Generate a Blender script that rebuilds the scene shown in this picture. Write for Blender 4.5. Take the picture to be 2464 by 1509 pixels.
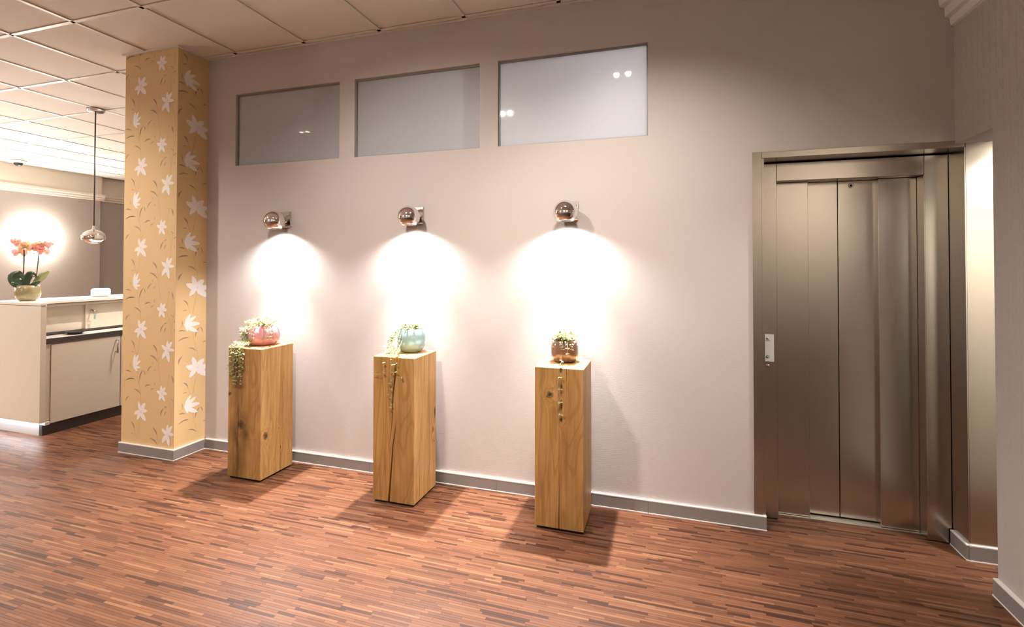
import bpy, math, random
from mathutils import Vector, Matrix

for _o in list(bpy.data.objects):
    bpy.data.objects.remove(_o, do_unlink=True)
SC = bpy.context.scene
COL = SC.collection
rnd = random.Random(7)

# ------------------------------------------------------------------ camera
F_PX, CX, CY = 1218.54, 1208.84, 618.89
YAW, PITCH, ROLL, CAM = 0.31259, 0.01519, 0.00175, Vector((0, -2.999, 1.4))
_f = Vector((-math.sin(YAW) * math.cos(PITCH), math.cos(YAW) * math.cos(PITCH), math.sin(PITCH)))
_r = Vector((math.cos(YAW), math.sin(YAW), 0))
_u = _r.cross(_f)
_r2 = math.cos(ROLL) * _r + math.sin(ROLL) * _u
_u2 = -math.sin(ROLL) * _r + math.cos(ROLL) * _u
cd = bpy.data.cameras.new('camera')
cd.sensor_width = 36
cd.sensor_fit = 'HORIZONTAL'
cd.lens = F_PX / 2464 * 36
cd.shift_x = (1232 - CX) / 2464
cd.shift_y = (CY - 754.5) / 2464
cd.clip_start = 0.05
cam = bpy.data.objects.new('camera', cd)
COL.objects.link(cam)
cam.matrix_world = Matrix(((_r2.x, _u2.x, -_f.x, CAM.x), (_r2.y, _u2.y, -_f.y, CAM.y), (_r2.z, _u2.z, -_f.z, CAM.z), (0, 0, 0, 1)))
SC.camera = cam

# ------------------------------------------------------------------ world, exposure, light levels
world = bpy.data.worlds.new('world')
SC.world = world
world.use_nodes = True
world.node_tree.nodes['Background'].inputs[0].default_value = (0.30, 0.38, 0.55, 1)
world.node_tree.nodes['Background'].inputs[1].default_value = 0.5
SC.view_settings.view_transform = 'Standard'
SC.view_settings.look = 'None'
SC.view_settings.exposure = 0.36
SC.view_settings.gamma = 1.0
SC.view_settings.use_curve_mapping = False
try:
    SC.cycles.use_denoising = True
    SC.cycles.sample_clamp_indirect = 6.0
    SC.cycles.max_bounces = 5
    SC.cycles.diffuse_bounces = 3
    SC.cycles.glossy_bounces = 3
    SC.cycles.transmission_bounces = 3
    SC.cycles.transparent_max_bounces = 4
    SC.cycles.use_adaptive_sampling = True
    SC.cycles.adaptive_threshold = 0.1
    SC.cycles.adaptive_min_samples = 20
    SC.cycles.caustics_reflective = False
    SC.cycles.caustics_refractive = False
except Exception:
    pass
WARM = (1.0, 0.91, 0.80)
HALO = (1.0, 0.975, 0.945)
E_SCONCE_WIDE, E_SCONCE_CORE = 56, 250
E_DOWN = 92
E_FILL_LEFT = 260
E_PENDANT = 30
OPAL = 90.0
E_FILL_UP = 72
E_FILL_WASH = 170
E_PASSAGE = 140
E_BEHIND = 34
LED = 26.0

H = 2.975          # ceiling
XR = 1.334         # right wall face
XC0, XC1, YC = -3.875, -3.352, -0.257   # column
YF = -6.2          # wall behind the camera
XL = -9.72         # far left wall
XE = 4.6           # far right wall of the hall, out of frame
YR = -1.05         # end of the stub wall right of the lift


# ------------------------------------------------------------------ helpers
class MB:
    def __init__(s):
        s.v, s.f, s.sm = [], [], []

    def add(s, vs, fs, smooth=False):
        n = len(s.v)
        s.v += [tuple(v) for v in vs]
        s.f += [tuple(i + n for i in f) for f in fs]
        s.sm += [smooth] * len(fs)
        return s

    def box(s, x0, x1, y0, y1, z0, z1, b=0.0):
        if b <= 0:
            vs = [(x, y, z) for z in (z0, z1) for y in (y0, y1) for x in (x0, x1)]
            return s.add(vs, [(0, 2, 3, 1), (4, 5, 7, 6), (0, 1, 5, 4), (2, 6, 7, 3), (0, 4, 6, 2), (1, 3, 7, 5)])
        # bevelled: each corner becomes three points
        vs, idx = [], {}
        for i, x in enumerate((x0, x1)):
            for j, y in enumerate((y0, y1)):
                for k, z in enumerate((z0, z1)):
                    sx, sy, sz = (1 - 2 * i), (1 - 2 * j), (1 - 2 * k)
                    idx[i, j, k] = len(vs)
                    vs += [(x, y + sy * b, z + sz * b), (x + sx * b, y, z + sz * b), (x + sx * b, y + sy * b, z)]
        I = lambda i, j, k, a: idx[i, j, k] + a
        fs = []
        for i in (0, 1):
            q = [I(i, 0, 0, 0), I(i, 1, 0, 0), I(i, 1, 1, 0), I(i, 0, 1, 0)]
            fs.append(tuple(q if i else q[::-1]))
            q = [I(0, i, 0, 1), I(1, i, 0, 1), I(1, i, 1, 1), I(0, i, 1, 1)]
            fs.append(tuple(q[::-1] if i else q))
            q = [I(0, 0, i, 2), I(1, 0, i, 2), I(1, 1, i, 2), I(0, 1, i, 2)]
            fs.append(tuple(q if i else q[::-1]))
        for i in (0, 1):
            for j in (0, 1):
                fs.append((I(i, j, 0, 0), I(i, j, 0, 1), I(i, j, 1, 1), I(i, j, 1, 0)))
                fs.append((I(i, 0, j, 0), I(i, 0, j, 2), I(i, 1, j, 2), I(i, 1, j, 0)))
                fs.append((I(0, i, j, 1), I(0, i, j, 2), I(1, i, j, 2), I(1, i, j, 1)))
                for k in (0, 1):
                    fs.append((I(i, j, k, 0), I(i, j, k, 1), I(i, j, k, 2)))
        return s.add(vs, fs)

    def lathe(s, prof, c=(0, 0, 0), n=32, smooth=True, lobes=0, amp=0.0, axis='z'):
        vs, fs = [], []
        for (r, z) in prof:
            for k in range(n):
                a = 2 * math.pi * k / n
                rr = r * (1 + amp * math.cos(lobes * a)) if lobes else r
                p = (rr * math.cos(a), rr * math.sin(a), z)
                if axis == 'y':
                    p = (p[0], p[2], p[1])
                elif axis == 'x':
                    p = (p[2], p[0], p[1])
                vs.append((c[0] + p[0], c[1] + p[1], c[2] + p[2]))
        for i in range(len(prof) - 1):
            for k in range(n):
                a, b = i * n + k, i * n + (k + 1) % n
                fs.append((a, b, b + n, a + n))
        ring = prof[0] == prof[-1]
        if prof[0][0] > 1e-6 and not ring:
            fs.append(tuple(range(n - 1, -1, -1)))
        if prof[-1][0] > 1e-6 and not ring:
            fs.append(tuple((len(prof) - 1) * n + k for k in range(n)))
        return s.add(vs, fs, smooth)

    def tube(s, pts, r, n=6, smooth=True):
        pts = [Vector(p) for p in pts]
        vs, fs = [], []
        for i, p in enumerate(pts):
            d = (pts[min(i + 1, len(pts) - 1)] - pts[max(i - 1, 0)]).normalized()
            up = Vector((0, 0, 1)) if abs(d.z) < 0.9 else Vector((1, 0, 0))
            a = d.cross(up).normalized()
            b = d.cross(a)
            rr = r[i] if isinstance(r, (list, tuple)) else r
            for k in range(n):
                t = 2 * math.pi * k / n
                vs.append(p + (a * math.cos(t) + b * math.sin(t)) * rr)
        for i in range(len(pts) - 1):
            for k in range(n):
                a, b = i * n + k, i * n + (k + 1) % n
                fs.append((a, b, b + n, a + n))
        fs.append(tuple(range(n - 1, -1, -1)))
        fs.append(tuple((len(pts) - 1) * n + k for k in range(n)))
        return s.add(vs, fs, smooth)

    def prism(s, prof, axis, a0, a1):
        """closed 2-D profile swept along an axis"""
        n = len(prof)
        put = {'x': lambda p, a: (a, p[0], p[1]), 'y': lambda p, a: (p[0], a, p[1]), 'z': lambda p, a: (p[0], p[1], a)}[axis]
        vs = [put(p, a) for a in (a0, a1) for p in prof]
        fs = [(i, (i + 1) % n, (i + 1) % n + n, i + n) for i in range(n)] + [tuple(range(n - 1, -1, -1)), tuple(range(n, 2 * n))]
        return s.add(vs, fs)

    def mesh(s, name, off=(0, 0, 0)):
        m = bpy.data.meshes.new(name)
        ox, oy, oz = off
        m.from_pydata([(x - ox, y - oy, z - oz) for x, y, z in s.v], [], s.f)
        m.polygons.foreach_set('use_smooth', s.sm)
        m.update()
        return m

    def build(s, name, mat, parent=None, fix=True):
        base = Vector((0, 0, 0))
        q = parent
        while q is not None:
            base += q.location
            q = q.parent
        m = s.mesh(name, base)
        if fix:
            import bmesh
            bm = bmesh.new()
            bm.from_mesh(m)
            bmesh.ops.recalc_face_normals(bm, faces=bm.faces)
            bm.to_mesh(m)
            bm.free()
        if mat is not None:
            m.materials.append(mat)
        o = bpy.data.objects.new(name, m)
        COL.objects.link(o)
        if parent is not None:
            o.parent = parent
        return o


def box(*a, **k):
    return MB().box(*a, **k)


def tag(o, label=None, cat=None, group=None, kind=None):
    for k, v in (('label', label), ('category', cat), ('group', group), ('kind', kind)):
        if v:
            o[k] = v
    return o


def thing(name, loc, label, cat, group=None):
    o = bpy.data.objects.new(name, None)
    o.empty_display_size = 0.1
    COL.objects.link(o)
    o.location = loc
    return tag(o, label, cat, group)


def struct(o, label=None):
    return tag(o, label, None, None, 'structure')


def spot(name, parent, loc, direction, energy, size_deg, blend, color=WARM, radius=0.03):
    l = bpy.data.lights.new(name, 'SPOT')
    l.energy, l.color, l.spot_size, l.spot_blend, l.shadow_soft_size = energy, color, math.radians(size_deg), blend, radius
    o = bpy.data.objects.new(name, l)
    COL.objects.link(o)
    o.rotation_euler = Vector(direction).to_track_quat('-Z', 'Y').to_euler()
    base = Vector((0, 0, 0))
    q = parent
    while q is not None:
        base += q.location
        q = q.parent
    o.location = Vector(loc) - base
    o.parent = parent
    return o


def point(name, parent, loc, energy, color=WARM, radius=0.05):
    l = bpy.data.lights.new(name, 'POINT')
    l.energy, l.color, l.shadow_soft_size = energy, color, radius
    o = bpy.data.objects.new(name, l)
    COL.objects.link(o)
    o.location = Vector(loc) - (parent.location if parent else Vector())
    o.parent = parent
    return o


# ------------------------------------------------------------------ materials
class NT:
    def __init__(s, name):
        s.m = bpy.data.materials.new(name)
        s.m.use_nodes = True
        s.t = s.m.node_tree
        s.t.nodes.clear()
        s.out = s.t.nodes.new('ShaderNodeOutputMaterial')

    def n(s, typ, ins=None, **props):
        nd = s.t.nodes.new(typ)
        for k, v in props.items():
            setattr(nd, k, v)
        for k, v in (ins or {}).items():
            sock = nd.inputs[k]
            if isinstance(v, bpy.types.NodeSocket):
                s.t.links.new(v, sock)
            else:
                sock.default_value = v
        return nd

    def math(s, op, a, b=0.0, c=0.0):
        return s.n('ShaderNodeMath', {0: a, 1: b, 2: c}, operation=op).outputs[0]

    def vmath(s, op, a, b=(0, 0, 0)):
        nd = s.n('ShaderNodeVectorMath', {0: a, 1: b}, operation=op)
        return nd.outputs['Value'] if op in ('LENGTH', 'DISTANCE', 'DOT_PRODUCT') else nd.outputs[0]

    def coord(s):
        return s.n('ShaderNodeTexCoord').outputs['Object']

    def world(s):
        return s.n('ShaderNodeNewGeometry').outputs['Position']

    def noise(s, vec, scale, detail=3.0, rough=0.5, dist=0.0):
        return s.n('ShaderNodeTexNoise', {'Vector': vec, 'Scale': scale, 'Detail': detail, 'Roughness': rough, 'Distortion': dist}).outputs['Fac']

    def ramp(s, fac, stops):
        nd = s.n('ShaderNodeValToRGB', {'Fac': fac})
        el = nd.color_ramp.elements
        while len(el) < len(stops):
            el.new(0.5)
        for e, (p, c) in zip(el, stops):
            e.position = p
            e.color = (*c, 1) if len(c) == 3 else c
        return nd.outputs['Color']

    def mix(s, fac, a, b, mode='MIX'):
        nd = s.n('ShaderNodeMix', data_type='RGBA', blend_type=mode)
        for i, v in ((0, fac), (6, a), (7, b)):
            if isinstance(v, bpy.types.NodeSocket):
                s.t.links.new(v, nd.inputs[i])
            else:
                nd.inputs[i].default_value = v if not isinstance(v, tuple) or len(v) == 4 else (*v, 1)
        return nd.outputs[2]

    def bump(s, h, strength, dist=0.002):
        return s.n('ShaderNodeBump', {'Height': h, 'Strength': strength, 'Distance': dist}).outputs[0]

    def bsdf(s, **k):
        ins = {}
        for a, v in k.items():
            key = {'color': 'Base Color', 'rough': 'Roughness', 'metal': 'Metallic', 'spec': 'Specular IOR Level', 'normal': 'Normal', 'coat': 'Coat Weight', 'coat_rough': 'Coat Roughness', 'emit': 'Emission Color', 'emit_s': 'Emission Strength', 'aniso': 'Anisotropic', 'trans': 'Transmission Weight', 'sheen': 'Sheen Weight'}[a]
            if isinstance(v, tuple) and len(v) == 3 and key in ('Base Color', 'Emission Color'):
                v = (*v, 1)
            ins[key] = v
        return s.n('ShaderNodeBsdfPrincipled', ins).outputs[0]

    def done(s, shader):
        s.t.links.new(shader, s.out.inputs[0])
        return s.m


def plain(name, color, rough=0.5, metal=0.0, **k):
    t = NT(name)
    nz = t.noise(t.coord(), 40, 2)
    c = t.mix(t.math('MULTIPLY', nz, 0.25), color, tuple(x * 0.82 for x in color))
    return t.done(t.bsdf(color=c, rough=rough, metal=metal, **k))


def emitter(name, color, strength):
    t = NT(name)
    e = t.n('ShaderNodeEmission', {'Color': (*color, 1), 'Strength': strength})
    return t.done(e.outputs[0])


def wallpaper_mat(name, color, herring=False):
    t = NT(name)
    p = t.world()
    if herring:
        sx = t.n('ShaderNodeSeparateXYZ', {0: p})
        y, z = sx.outputs[1], sx.outputs[2]
        band = t.math('PINGPONG', t.math('MULTIPLY', y, 1.0), 0.022)
        ph = t.math('ADD', t.math('MULTIPLY', z, 620.0), t.math('MULTIPLY', band, 900.0))
        h = t.math('SINE', ph)
        col = t.math('SINE', t.math('MULTIPLY', y, 2 * math.pi / 0.022))
        h = t.math('MULTIPLY', h, t.math('ADD', t.math('MULTIPLY', col, 0.35), 0.65))
        strength = 0.5
    else:
        m = t.n('ShaderNodeMapping', {0: p, 3: (30, 30, 290)}).outputs[0]
        n1 = t.noise(m, 1.0, 3, 0.6)
        m2 = t.n('ShaderNodeMapping', {0: p, 3: (200, 200, 200)}).outputs[0]
        n2 = t.noise(m2, 1.0, 1)
        h = t.math('ADD', n1, t.math('MULTIPLY', n2, 0.45))
        strength = 0.19
    big = t.noise(p, 1.3, 2)
    c = t.mix(t.math('MULTIPLY', big, 0.12), color, tuple(x * 0.9 for x in color))
    c = t.mix(t.math('MULTIPLY', t.math('SUBTRACT', 1.0, h), 0.10), c, tuple(x * 0.75 for x in color))
    return t.done(t.bsdf(color=c, rough=0.72, spec=0.25, normal=t.bump(h, strength, 0.0025)))


def oak(name, knots, veins=()):
    """oak block; knots: (x, y, z, radius_across, radius_up) in the block's own space"""
    t = NT(name)
    p = t.coord()
    warp = None
    dark = None
    for (x, y, z, ra, rz) in knots:
        d = t.vmath('LENGTH', t.vmath('DIVIDE', t.vmath('SUBTRACT', p, (x, y, z)), (ra, ra, rz)))
        nz = t.noise(p, 45, 4, 0.65)
        d = t.math('ADD', d, t.math('MULTIPLY', t.math('SUBTRACT', nz, 0.5), 1.9))
        g = t.math('POWER', 2.718, t.math('MULTIPLY', t.math('MULTIPLY', d, d), -0.22))
        warp = g if warp is None else t.math('ADD', warp, g)
        k = t.ramp(d, [(0.0, (1, 1, 1)), (0.35, (0.95, 0.95, 0.95)), (0.5, (0.45, 0.45, 0.45)), (0.72, (0.7, 0.7, 0.7)), (0.9, (0.2, 0.2, 0.2)), (1.0, (0, 0, 0))])
        dark = k if dark is None else t.math('MAXIMUM', dark, k)
    sep = t.n('ShaderNodeSeparateXYZ', {0: p})
    wx = t.math('ADD', sep.outputs[0], t.math('MULTIPLY', warp, 0.045))
    wy = t.math('ADD', sep.outputs[1], t.math('MULTIPLY', warp, 0.045))
    q = t.n('ShaderNodeCombineXYZ', {0: wx, 1: wy, 2: sep.outputs[2]}).outputs[0]
    m1 = t.n('ShaderNodeMapping', {0: q, 3: (34, 34, 1.5)}).outputs[0]
    m2 = t.n('ShaderNodeMapping', {0: q, 3: (150, 150, 5)}).outputs[0]
    m3 = t.n('ShaderNodeMapping', {0: q, 3: (7, 7, 2.2)}).outputs[0]
    g1, g2, g3 = t.noise(m1, 1, 4, 0.55, 0.6), t.noise(m2, 1, 3, 0.6), t.noise(m3, 1, 3, 0.5, 0.8)
    c = t.ramp(g1, [(0.28, (0.34, 0.18, 0.058)), (0.5, (0.50, 0.285, 0.10)), (0.72, (0.61, 0.375, 0.155))])
    c = t.mix(t.math('MULTIPLY', g2, 0.45), c, (0.28, 0.14, 0.042))
    c = t.mix(t.ramp(g3, [(0.5, (0, 0, 0)), (0.78, (0.7, 0.7, 0.7))]), c, (0.25, 0.125, 0.04))
    m4 = t.n('ShaderNodeMapping', {0: q, 3: (5.5, 5.5, 0.75)}).outputs[0]
    rings = t.math('SINE', t.math('MULTIPLY', t.noise(m4, 1, 2, 0.45, 0.5), 95.0))
    c = t.mix(t.ramp(rings, [(0.55, (0, 0, 0)), (0.95, (0.42, 0.42, 0.42))]), c, (0.27, 0.13, 0.04))
    c = t.mix(dark, c, (0.055, 0.026, 0.012))
    for (x, y, z0, z1, w) in veins:
        wob = t.math('MULTIPLY', t.math('SUBTRACT', t.noise(t.n('ShaderNodeMapping', {0: p, 3: (3, 3, 7)}).outputs[0], 1, 3), 0.5), 0.11)
        dx = t.math('ABSOLUTE', t.math('ADD', t.math('SUBTRACT', sep.outputs[0], x), wob))
        dy = t.math('MULTIPLY', t.math('ABSOLUTE', t.math('SUBTRACT', sep.outputs[1], y)), 0.35)
        v = t.ramp(t.math('DIVIDE', t.math('ADD', dx, dy), w), [(0.0, (0.85, 0.85, 0.85)), (0.45, (0.45, 0.45, 0.45)), (1.0, (0, 0, 0))])
        zz = t.math('MULTIPLY', t.n('ShaderNodeMapRange', {0: sep.outputs[2], 1: z0, 2: z0 + 0.12}).outputs[0], t.n('ShaderNodeMapRange', {0: sep.outputs[2], 1: z1, 2: z1 - 0.12}).outputs[0])
        c = t.mix(t.math('MULTIPLY', t.math('MULTIPLY', v, zz), t.ramp(g3, [(0.25, (0.35, 0.35, 0.35)), (0.55, (1, 1, 1))])), c, (0.085, 0.038, 0.014))
    hgt = t.math('SUBTRACT', t.math('ADD', t.math('MULTIPLY', g1, 0.6), g2), t.math('MULTIPLY', dark, 1.5))
    return t.done(t.bsdf(color=c, rough=0.48, spec=0.35, normal=t.bump(hgt, 0.25, 0.002)))


def strip_mat(name, source):
    t = NT(name)
    if source == 'attr':
        tone = t.n('ShaderNodeVertexColor', layer_name='tone').outputs[0]
    else:
        tone = t.n('ShaderNodeObjectInfo').outputs['Color']
    p = t.world()
    g = t.noise(t.n('ShaderNodeMapping', {0: p, 3: (9, 260, 60)}).outputs[0], 1, 3, 0.6)
    c = t.mix(t.math('MULTIPLY', g, 0.32), tone, (0.07, 0.03, 0.018), 'MIX')
    patch = t.noise(p, 2.2, 2)
    c = t.mix(t.math('MULTIPLY', patch, 0.2), c, (0.16, 0.07, 0.042))
    return t.done(t.bsdf(color=c, rough=t.math('ADD', t.math('MULTIPLY', g, 0.12), 0.36), spec=0.22, normal=t.bump(g, 0.05, 0.001)))


def floor_far_mat():
    t = NT('floor_far_strips')
    p = t.world()
    br = t.n('ShaderNodeTexBrick', {'Vector': p, 'Color1': (0, 0, 0, 1), 'Color2': (1, 1, 1, 1), 'Mortar': (0.2, 0.2, 0.2, 1), 'Scale': 1.0, 'Mortar Size': 0.0004, 'Brick Width': 0.155, 'Row Height': 0.0132}, offset=0.37)
    c = t.ramp(br.outputs[0], [(0.0, (0.08, 0.034, 0.02)), (0.5, (0.18, 0.082, 0.046)), (1.0, (0.28, 0.135, 0.076))])
    g = t.noise(t.n('ShaderNodeMapping', {0: p, 3: (9, 260, 60)}).outputs[0], 1, 3, 0.6)
    c = t.mix(t.math('MULTIPLY', g, 0.55), c, (0.11, 0.046, 0.026))
    return t.done(t.bsdf(color=c, rough=0.39, spec=0.32))


def steel(name, base=(0.55, 0.505, 0.445), rough=0.22, vertical=True):
    t = NT(name)
    p = t.world()
    sc = (420, 420, 3) if vertical else (3, 3, 420)
    g = t.noise(t.n('ShaderNodeMapping', {0: p, 3: sc}).outputs[0], 1, 2)
    c = t.mix(t.math('MULTIPLY', g, 0.12), base, tuple(x * 0.85 for x in base))
    return t.done(t.bsdf(color=c, metal=1.0, rough=t.math('ADD', t.math('MULTIPLY', g, 0.05), rough), spec=0.5))


def coated(name, color, translucent=0.4, rough=0.06, base_rough=0.4, streak=0.0):
    t = NT(name)
    c = (*color, 1)
    if streak:
        n = t.noise(t.n('ShaderNodeMapping', {0: t.coord(), 3: (38, 38, 7)}).outputs[0], 1, 3, 0.6)
        c = t.mix(t.math('MULTIPLY', n, streak), color, tuple(min(1, x * 0.45 + 0.5) for x in color))
    b = t.bsdf(color=c, rough=base_rough, coat=1.0, coat_rough=rough)
    if translucent <= 0:
        return t.done(b)
    tr = t.n('ShaderNodeBsdfTranslucent')
    if isinstance(c, tuple):
        tr.inputs[0].default_value = c
    else:
        t.t.links.new(c, tr.inputs[0])
    mx = t.n('ShaderNodeMixShader', {0: translucent, 1: b, 2: tr.outputs[0]})
    return t.done(mx.outputs[0])


M = dict(
    wall=wallpaper_mat('wallpaper_mauve', (0.545, 0.49, 0.475)),
    wall_r=wallpaper_mat('wallpaper_herringbone', (0.545, 0.49, 0.475), True),
    wall_l=wallpaper_mat('wallpaper_grey', (0.40, 0.35, 0.315)),
    cream=plain('cream_paint', (0.74, 0.67, 0.57), 0.6),
    white=plain('white_paint', (0.80, 0.77, 0.73), 0.55),
    plaster=plain('plaster_light', (0.66, 0.60, 0.54), 0.7),
    tile=plain('ceiling_tile', (0.80, 0.755, 0.70), 0.85),
    tbar=plain('ceiling_tbar', (0.80, 0.76, 0.72), 0.35),
    ochre=plain('wallpaper_ochre', (0.70, 0.49, 0.255), 0.55),
    lily=plain('print_white', (0.86, 0.79, 0.76), 0.6),
    leafp=plain('print_leaf', (0.36, 0.255, 0.18), 0.6),
    stemp=plain('print_stem', (0.54, 0.35, 0.17), 0.6),
    heart=plain('print_lily_heart', (0.80, 0.72, 0.69), 0.6),
    base=plain('skirting_grey', (0.25, 0.225, 0.215), 0.5),
    seal=plain('seal_white', (0.86, 0.82, 0.80), 0.35),
    black=plain('black', (0.012, 0.011, 0.011), 0.45),
    dark=plain('dark_void', (0.02, 0.018, 0.016), 0.8),
    steel=steel('brushed_steel'),
    steel_h=steel('brushed_steel_horizontal', vertical=False),
    alu=steel('sill_aluminium', (0.80, 0.78, 0.74), 0.28, False),
    chrome=plain('chrome', (0.86, 0.84, 0.82), 0.03, 1.0),
    nickel=plain('satin_nickel', (0.55, 0.52, 0.48), 0.25, 1.0),
    plate=plain('lamp_plate', (0.84, 0.80, 0.76), 0.16, 1.0),
    reflector=plain('reflector_white', (0.9, 0.88, 0.85), 0.4),
    lamp=emitter('halogen_face', (1.0, 0.93, 0.82), 40.0),
    down=emitter('downlight_face', (1.0, 0.90, 0.76), 60.0),
    opal=emitter('opal_glass_lit', (1.0, 0.93, 0.83), OPAL),
    led=emitter('led_strip', (0.86, 0.93, 1.0), LED),
    cabinet=plain('cabinet_cream', (0.68, 0.605, 0.51), 0.32),
    top=plain('counter_top_white', (0.78, 0.72, 0.64), 0.16),
    worktop=plain('worktop_pale', (0.72, 0.67, 0.63), 0.2),
    anth=plain('anthracite_edge', (0.055, 0.045, 0.045), 0.45),
    toe=plain('toe_kick_pale', (0.45, 0.43, 0.43), 0.35),
    strip_a=strip_mat('parquet_strip_attr', 'attr'),
    strip_o=strip_mat('parquet_strip_object', 'object'),
    far=floor_far_mat(),
    pane=coated('frosted_glass', (0.60, 0.61, 0.655), 0.45, 0.03, 0.38),  # daylight from the room behind is put into the bluish base colour
    glassedge=plain('glass_edge_grey', (0.24, 0.23, 0.225), 0.3),
    pink=coated('pink_glass', (0.88, 0.44, 0.49), 0.45, 0.05, 0.3, 0.5),
    aqua=coated('aqua_glass', (0.45, 0.66, 0.66), 0.45, 0.04, 0.25, 0.45),
    brown=coated('brown_glass', (0.15, 0.062, 0.045), 0.12, 0.05, 0.22, 0.12),
    olive=coated('olive_ceramic', (0.25, 0.205, 0.11), 0.0, 0.05, 0.3),
    soil=plain('soil', (0.05, 0.032, 0.02), 0.95),
    vine_leaf=coated('vine_leaf', (0.34, 0.38, 0.16), 0.35, 0.2, 0.5),
    vine_stem=plain('vine_stem', (0.42, 0.36, 0.16), 0.6),
    orchid_leaf=coated('orchid_leaf', (0.045, 0.085, 0.04), 0.15, 0.2, 0.4),
    orchid_pale=coated('orchid_leaf_pale', (0.42, 0.47, 0.24), 0.25, 0.2, 0.4),
    orchid_stem=plain('orchid_stem', (0.06, 0.05, 0.03), 0.6),
    petal=coated('orchid_petal', (0.80, 0.40, 0.33), 0.55, 0.4, 0.6),
    petal_y=coated('orchid_petal_yellow', (0.80, 0.54, 0.30), 0.55, 0.4, 0.6),
    box_white=plain('plastic_white', (0.88, 0.87, 0.85), 0.35),
    tag=coated('key_tag_aqua', (0.35, 0.62, 0.58), 0.3, 0.1, 0.3),
    ink=plain('ink_grey', (0.13, 0.12, 0.11), 0.5),
    ink_pale=plain('ink_pale', (0.52, 0.49, 0.45), 0.5),
    callplate=plain('call_plate', (0.86, 0.84, 0.79), 0.3),
)

# ------------------------------------------------------------------ floor
floor = struct(box(-10.2, 5.0, YF - 0.2, 6.2, -0.06, -0.0025).build('floor', M['far']), 'dark red-brown parquet floor of narrow strips')
SX0, SX1, SY0, SY1, ROW = -6.0, 2.3, -2.1, 0.33, 0.0132
TONES = [(0.065, 0.027, 0.018), (0.15, 0.062, 0.036), (0.20, 0.085, 0.048), (0.24, 0.105, 0.058), (0.27, 0.118, 0.066), (0.30, 0.135, 0.076), (0.34, 0.16, 0.09), (0.42, 0.21, 0.115)]
TONES = [(r * 0.54, g * 0.485, b * 0.43) for r, g, b in TONES]
TW = [0.10, 0.11, 0.14, 0.17, 0.18, 0.15, 0.10, 0.05]


def in_frame(x, y, z):
    d = Vector((x, y, z)) - CAM
    w = d.dot(_f)
    if w < 0.2:
        return None
    px, py = CX + F_PX * d.dot(_r2) / w, CY - F_PX * d.dot(_u2) / w
    return w if -10 < px < 2474 and -10 < py < 1519 else None


strips = []
y = SY0
while y < SY1:
    x = SX0 + rnd.uniform(-0.15, 0)
    while x < SX1:
        L = rnd.choice((0.08, 0.12, 0.15, 0.18, 0.21, 0.25)) * rnd.uniform(0.9, 1.1)
        strips.append((x, y, L, rnd.choices(TONES, TW)[0], rnd.uniform(-0.0004, 0.0)))
        x += L
    y += ROW
scored = []
for i, (x, y, L, c, dz) in enumerate(strips):
    w = in_frame(x + L / 2, y + ROW / 2, 0)
    hid = (y > -0.4 and any(a < x + L / 2 < b for a, b in ((-2.76, -2.46), (-1.67, -1.37), (-0.69, -0.39))))
    if w and not hid:
        scored.append((L * ROW / w ** 3, i))
scored.sort(reverse=True)
single = set(i for _, i in scored[:300])
GAP = 0.00035
strip_mesh = MB().add([(0, 0, 0), (1, 0, 0), (1, 1, 0), (0, 1, 0), (0, 0, -1), (1, 0, -1), (1, 1, -1), (0, 1, -1)],
                      [(0, 1, 2, 3), (0, 4, 5, 1), (1, 5, 6, 2), (2, 6, 7, 3), (3, 7, 4, 0)]).mesh('floor_strip')
strip_mesh.materials.append(M['strip_o'])
vs, fs, cols = [], [], []
for i, (x, y, L, c, dz) in enumerate(strips):
    if i in single:
        o = bpy.data.objects.new('floor_strip', strip_mesh)
        COL.objects.link(o)
        o.parent = floor
        o.location = (x + GAP, y + GAP, dz)
        o.scale = (L - 2 * GAP, ROW - 2 * GAP, 0.003)
        o.color = (*c, 1)
    else:
        n = len(vs)
        x0, x1, y0, y1, z0, z1 = x + GAP, x + L - GAP, y + GAP, y + ROW - GAP, -0.0028, dz
        vs += [(x0, y0, z1), (x1, y0, z1), (x1, y1, z1), (x0, y1, z1), (x0, y0, z0), (x1, y0, z0), (x1, y1, z0), (x0, y1, z0)]
        fs += [(n, n + 1, n + 2, n + 3), (n, n + 4, n + 5, n + 1), (n + 1, n + 5, n + 6, n + 2), (n + 2, n + 6, n + 7, n + 3), (n + 3, n + 7, n + 4, n)]
        cols += [c] * 8
me = bpy.data.meshes.new('floor_strips_rest')
me.from_pydata(vs, [], fs)
at = me.color_attributes.new('tone', 'FLOAT_COLOR', 'POINT')
at.data.foreach_set('color', [v for c in cols for v in (*c, 1)])
me.materials.append(M['strip_a'])
rest = bpy.data.objects.new('floor_strip_field', me)
COL.objects.link(rest)
rest.parent = floor
tag(rest, kind='stuff')

# ------------------------------------------------------------------ walls
WIN = [(-3.084, -2.166), (-2.044, -1.123), (-1.001, -0.096)]
WB, WT = 2.141, 2.681
TW_ = 0.12


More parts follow.
